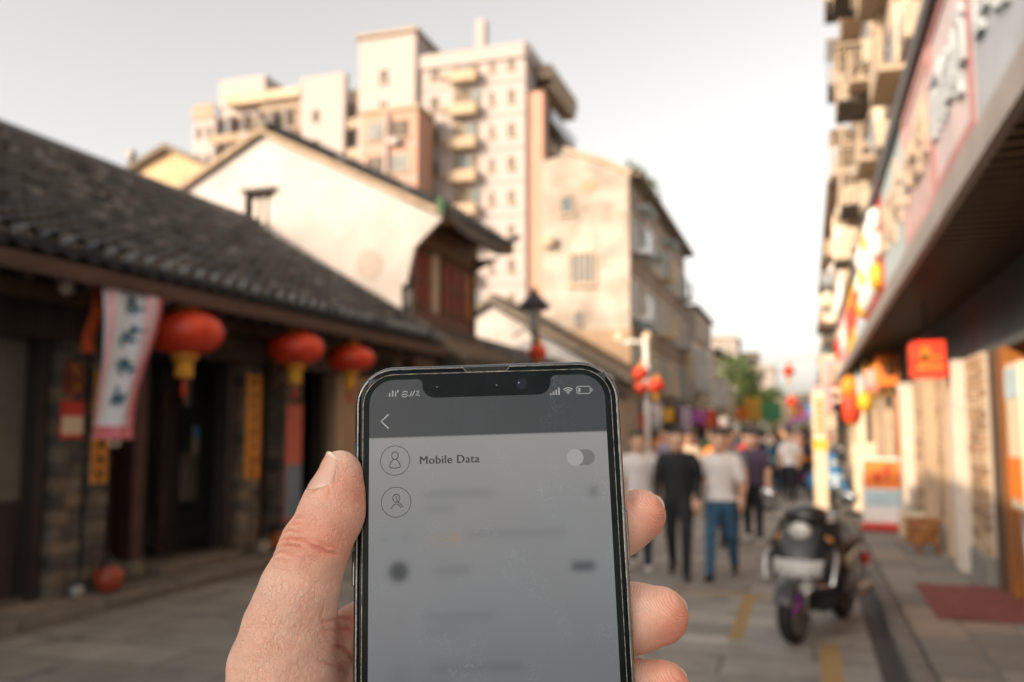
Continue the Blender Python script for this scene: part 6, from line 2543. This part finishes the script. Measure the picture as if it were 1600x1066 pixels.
# relief: fine cells of the skin, and ridges
vo = nt.nodes.new('ShaderNodeTexVoronoi')
vo.feature = 'DISTANCE_TO_EDGE'
vo.inputs['Scale'].default_value = 760
wp = nt.nodes.new('ShaderNodeMapping')
wp.inputs['Rotation'].default_value = (0, 0, R(-18))
wp.inputs['Scale'].default_value = (1.25, 0.6, 1.0)
nz3 = nt.nodes.new('ShaderNodeTexNoise')
nz3.inputs['Scale'].default_value = 500
va = nt.nodes.new('ShaderNodeVectorMath')
va.operation = 'MULTIPLY_ADD'
va.inputs[1].default_value = (0.0012, 0.0012, 0.0012)
nt.links.new(tc.outputs['Object'], nz3.inputs['Vector'])
nt.links.new(nz3.outputs['Color'], va.inputs[0])
nt.links.new(tc.outputs['Object'], va.inputs[2])
nt.links.new(va.outputs[0], wp.inputs[0])
nt.links.new(wp.outputs[0], vo.inputs['Vector'])
mr1 = nt.nodes.new('ShaderNodeMapRange')
mr1.inputs[2].default_value = 0.10
nt.links.new(vo.outputs['Distance'], mr1.inputs[0])
vo2 = nt.nodes.new('ShaderNodeTexVoronoi')
vo2.feature = 'DISTANCE_TO_EDGE'
vo2.inputs['Scale'].default_value = 1900
nt.links.new(wp.outputs[0], vo2.inputs['Vector'])
mr2 = nt.nodes.new('ShaderNodeMapRange')
mr2.inputs[2].default_value = 0.14
nt.links.new(vo2.outputs['Distance'], mr2.inputs[0])
wear = nt.nodes.new('ShaderNodeTexNoise')             # the net of folds comes and goes
wear.inputs['Scale'].default_value = 140
nt.links.new(tc.outputs['Object'], wear.inputs['Vector'])
wr_ = nt.nodes.new('ShaderNodeMapRange')
wr_.inputs[1].default_value, wr_.inputs[2].default_value = 0.42, 0.8
nt.links.new(wear.outputs['Fac'], wr_.inputs[0])
m1 = nt.nodes.new('ShaderNodeMix')
m1.data_type = 'FLOAT'
m1.inputs[3].default_value = 1.0
nt.links.new(wr_.outputs[0], m1.inputs[0])
nt.links.new(mr1.outputs[0], m1.inputs[2])
mr = nt.nodes.new('ShaderNodeMix')
mr.data_type = 'FLOAT'
mr.inputs[0].default_value = 0.38
nt.links.new(m1.outputs[0], mr.inputs[2])
nt.links.new(mr2.outputs[0], mr.inputs[3])
wv = nt.nodes.new('ShaderNodeTexWave')
wv.wave_type = 'BANDS'
wv.bands_direction = 'DIAGONAL'
wv.inputs['Scale'].default_value = 800
wv.inputs['Distortion'].default_value = 1.2
wv.inputs['Detail'].default_value = 1
wv.inputs['Detail Scale'].default_value = 0.4
nt.links.new(tc.outputs['Object'], wv.inputs['Vector'])
at2 = nt.nodes.new('ShaderNodeAttribute')
at2.attribute_name = 'pad'
mw = nt.nodes.new('ShaderNodeMix')
mw.data_type = 'FLOAT'
nt.links.new(at2.outputs['Fac'], mw.inputs[0])
nt.links.new(mr.outputs[0], mw.inputs[2])
wq = nt.nodes.new('ShaderNodeMath')
wq.operation = 'MULTIPLY'
wq.inputs[1].default_value = 0.6
nt.links.new(wv.outputs['Fac'], wq.inputs[0])
nt.links.new(wq.outputs[0], mw.inputs[3])
inv = nt.nodes.new('ShaderNodeMath')
inv.operation = 'MULTIPLY_ADD'
inv.inputs[1].default_value = -0.5
inv.inputs[2].default_value = 0.5
nt.links.new(mr.outputs[0], inv.inputs[0])
nt.links.new(inv.outputs[0], fold.inputs[0])
bu = nt.nodes.new('ShaderNodeBump')
bu.inputs['Strength'].default_value = 1.0
bu.inputs['Distance'].default_value = 0.00022
nt.links.new(mw.outputs[0], bu.inputs['Height'])
nt.links.new(bu.outputs[0], ps.inputs['Normal'])

me = np_mesh('hand', V * MM, F, [m_skin])
for nm, val in (('blood', np.clip(red - 0.3 * pale, -0.2, 1)), ('pad', np.clip((V[:, 0] - 32) / 6, 0, 1))):
    a_ = me.attributes.new(nm, 'FLOAT', 'POINT')
    a_.data.foreach_set('value', val.astype(np.float32))
hand = link(bpy.data.objects.new('hand', me))
hand.matrix_world = HERO
tag(hand, 'bare left hand gripping the black smartphone, thumb up along its side', 'hand')

# nails: shells lifted off the fingertips
def surf(o, dvec):
    """March a bundle of rays from inside the finger out to the skin."""
    t = np.zeros(len(o))
    for _ in range(24):
        t = t - 0.9 * hand_sdf((o + dvec * t[:, None]).astype(np.float32))
    return o + dvec * t[:, None]


m_nail = bpy.data.materials.new('nail')
m_nail.use_nodes = True
nn = m_nail.node_tree
pn = nn.nodes['Principled BSDF']
an = nn.nodes.new('ShaderNodeAttribute')
an.attribute_name = 'along'
rn = nn.nodes.new('ShaderNodeValToRGB')
rn.color_ramp.elements[0].position = 0.0
rn.color_ramp.elements[0].color = (0.72, 0.50, 0.41, 1)
rn.color_ramp.elements[1].position = 0.95
rn.color_ramp.elements[1].color = (0.78, 0.66, 0.55, 1)
rn.color_ramp.elements.new(0.2).color = (0.68, 0.43, 0.34, 1)
rn.color_ramp.elements.new(0.88).color = (0.68, 0.40, 0.31, 1)
nn.links.new(an.outputs['Fac'], rn.inputs[0])
nn.links.new(rn.outputs[0], pn.inputs['Base Color'])
pn.inputs['Roughness'].default_value = 0.24
pn.inputs['Subsurface Weight'].default_value = 0.2
pn.inputs['Subsurface Scale'].default_value = 0.001
wn_ = nn.nodes.new('ShaderNodeTexNoise')
wn_.inputs['Scale'].default_value = 900
bn = nn.nodes.new('ShaderNodeBump')
bn.inputs['Strength'].default_value = 0.08
bn.inputs['Distance'].default_value = 0.0002
nn.links.new(wn_.outputs['Fac'], bn.inputs['Height'])
nn.links.new(bn.outputs[0], pn.inputs['Normal'])


def nail(base, tip, nd, half, over):
    base, tip, nd = (np.array(q, float) for q in (base, tip, nd))
    axd = (tip - base) / np.linalg.norm(tip - base)
    nd = nd - axd * (nd @ axd)
    nd /= np.linalg.norm(nd)
    sd = np.cross(axd, nd)
    nu, nv = 14, 14
    src, dirs, ext, lifts, al = [], [], [], [], []
    for i in range(nu + 1):
        u = i / nu
        for j in range(nv + 1):
            v = j / nv * 2 - 1
            uu = u
            if u < 0.3:
                uu = u + (1 - u / 0.3) * 0.20 * v * v
            if u > 0.75:
                uu = u - (u - 0.75) / 0.25 * 0.22 * v * v
            src.append(base + (tip - base) * min(uu, 0.9))
            dirs.append(nd * math.cos(half * v) + sd * math.sin(half * v))
            ext.append((tip - base) * max(0, uu - 0.9) + axd * over * max(0, (u - 0.8) / 0.2))
            lifts.append(0.20 * min(1, 4 * u) * (1 - v ** 4) - 0.06 * (1 - min(1, 4 * u)) - 0.05 * v ** 4 + 0.05)
            al.append(u)
    dirs = np.array(dirs)
    p = surf(np.array(src), dirs) + np.array(ext)
    top_ = list(p + dirs * np.array(lifts)[:, None])
    bot_ = list(p - dirs * 0.28)
    n = len(top_)
    VV = np.array(top_ + bot_) * MM
    w = nv + 1
    FF = []
    for i in range(nu):
        for j in range(nv):
            a_ = i * w + j
            FF.append((a_, a_ + 1, a_ + w + 1, a_ + w))
            FF.append((n + a_, n + a_ + w, n + a_ + w + 1, n + a_ + 1))
    for i in range(nu):
        for a_, c_ in ((i * w, (i + 1) * w), ((i + 1) * w + nv, i * w + nv)):
            FF.append((a_, c_, n + c_, n + a_))
    for j in range(nv):
        FF.append((j + 1, j, n + j, n + j + 1))
        FF.append((nu * w + j, nu * w + j + 1, n + nu * w + j + 1, n + nu * w + j))
    me = np_mesh('nail', VV, np.array(FF), [m_nail])
    a_ = me.attributes.new('along', 'FLOAT', 'POINT')
    a_.data.foreach_set('value', np.array(al + al, np.float32))
    bm = bmesh.new()
    bm.from_mesh(me)
    bmesh.ops.recalc_face_normals(bm, faces=bm.faces)
    bm.to_mesh(me)
    bm.free()
    return link(bpy.data.objects.new('nail', me), hand)


nail((-40.3, -34.2, 1.2), (-38.6, -23.7, 0.3), NAIL_DIR, 0.92, 0.2)
for k, tipd in (('index', 6.0), ('middle', 6.6), ('ring', 6.3), ('little', 5.2)):
    a_, c_ = np.array(FI[k][-2][0], float), np.array(FI[k][-1][0], float)
    dv = (c_ - a_) / np.linalg.norm(c_ - a_)
    nail(c_ - dv * 5.5, c_ + dv * tipd, (0.38, 0.30, -1.0), 0.80, 0.9)
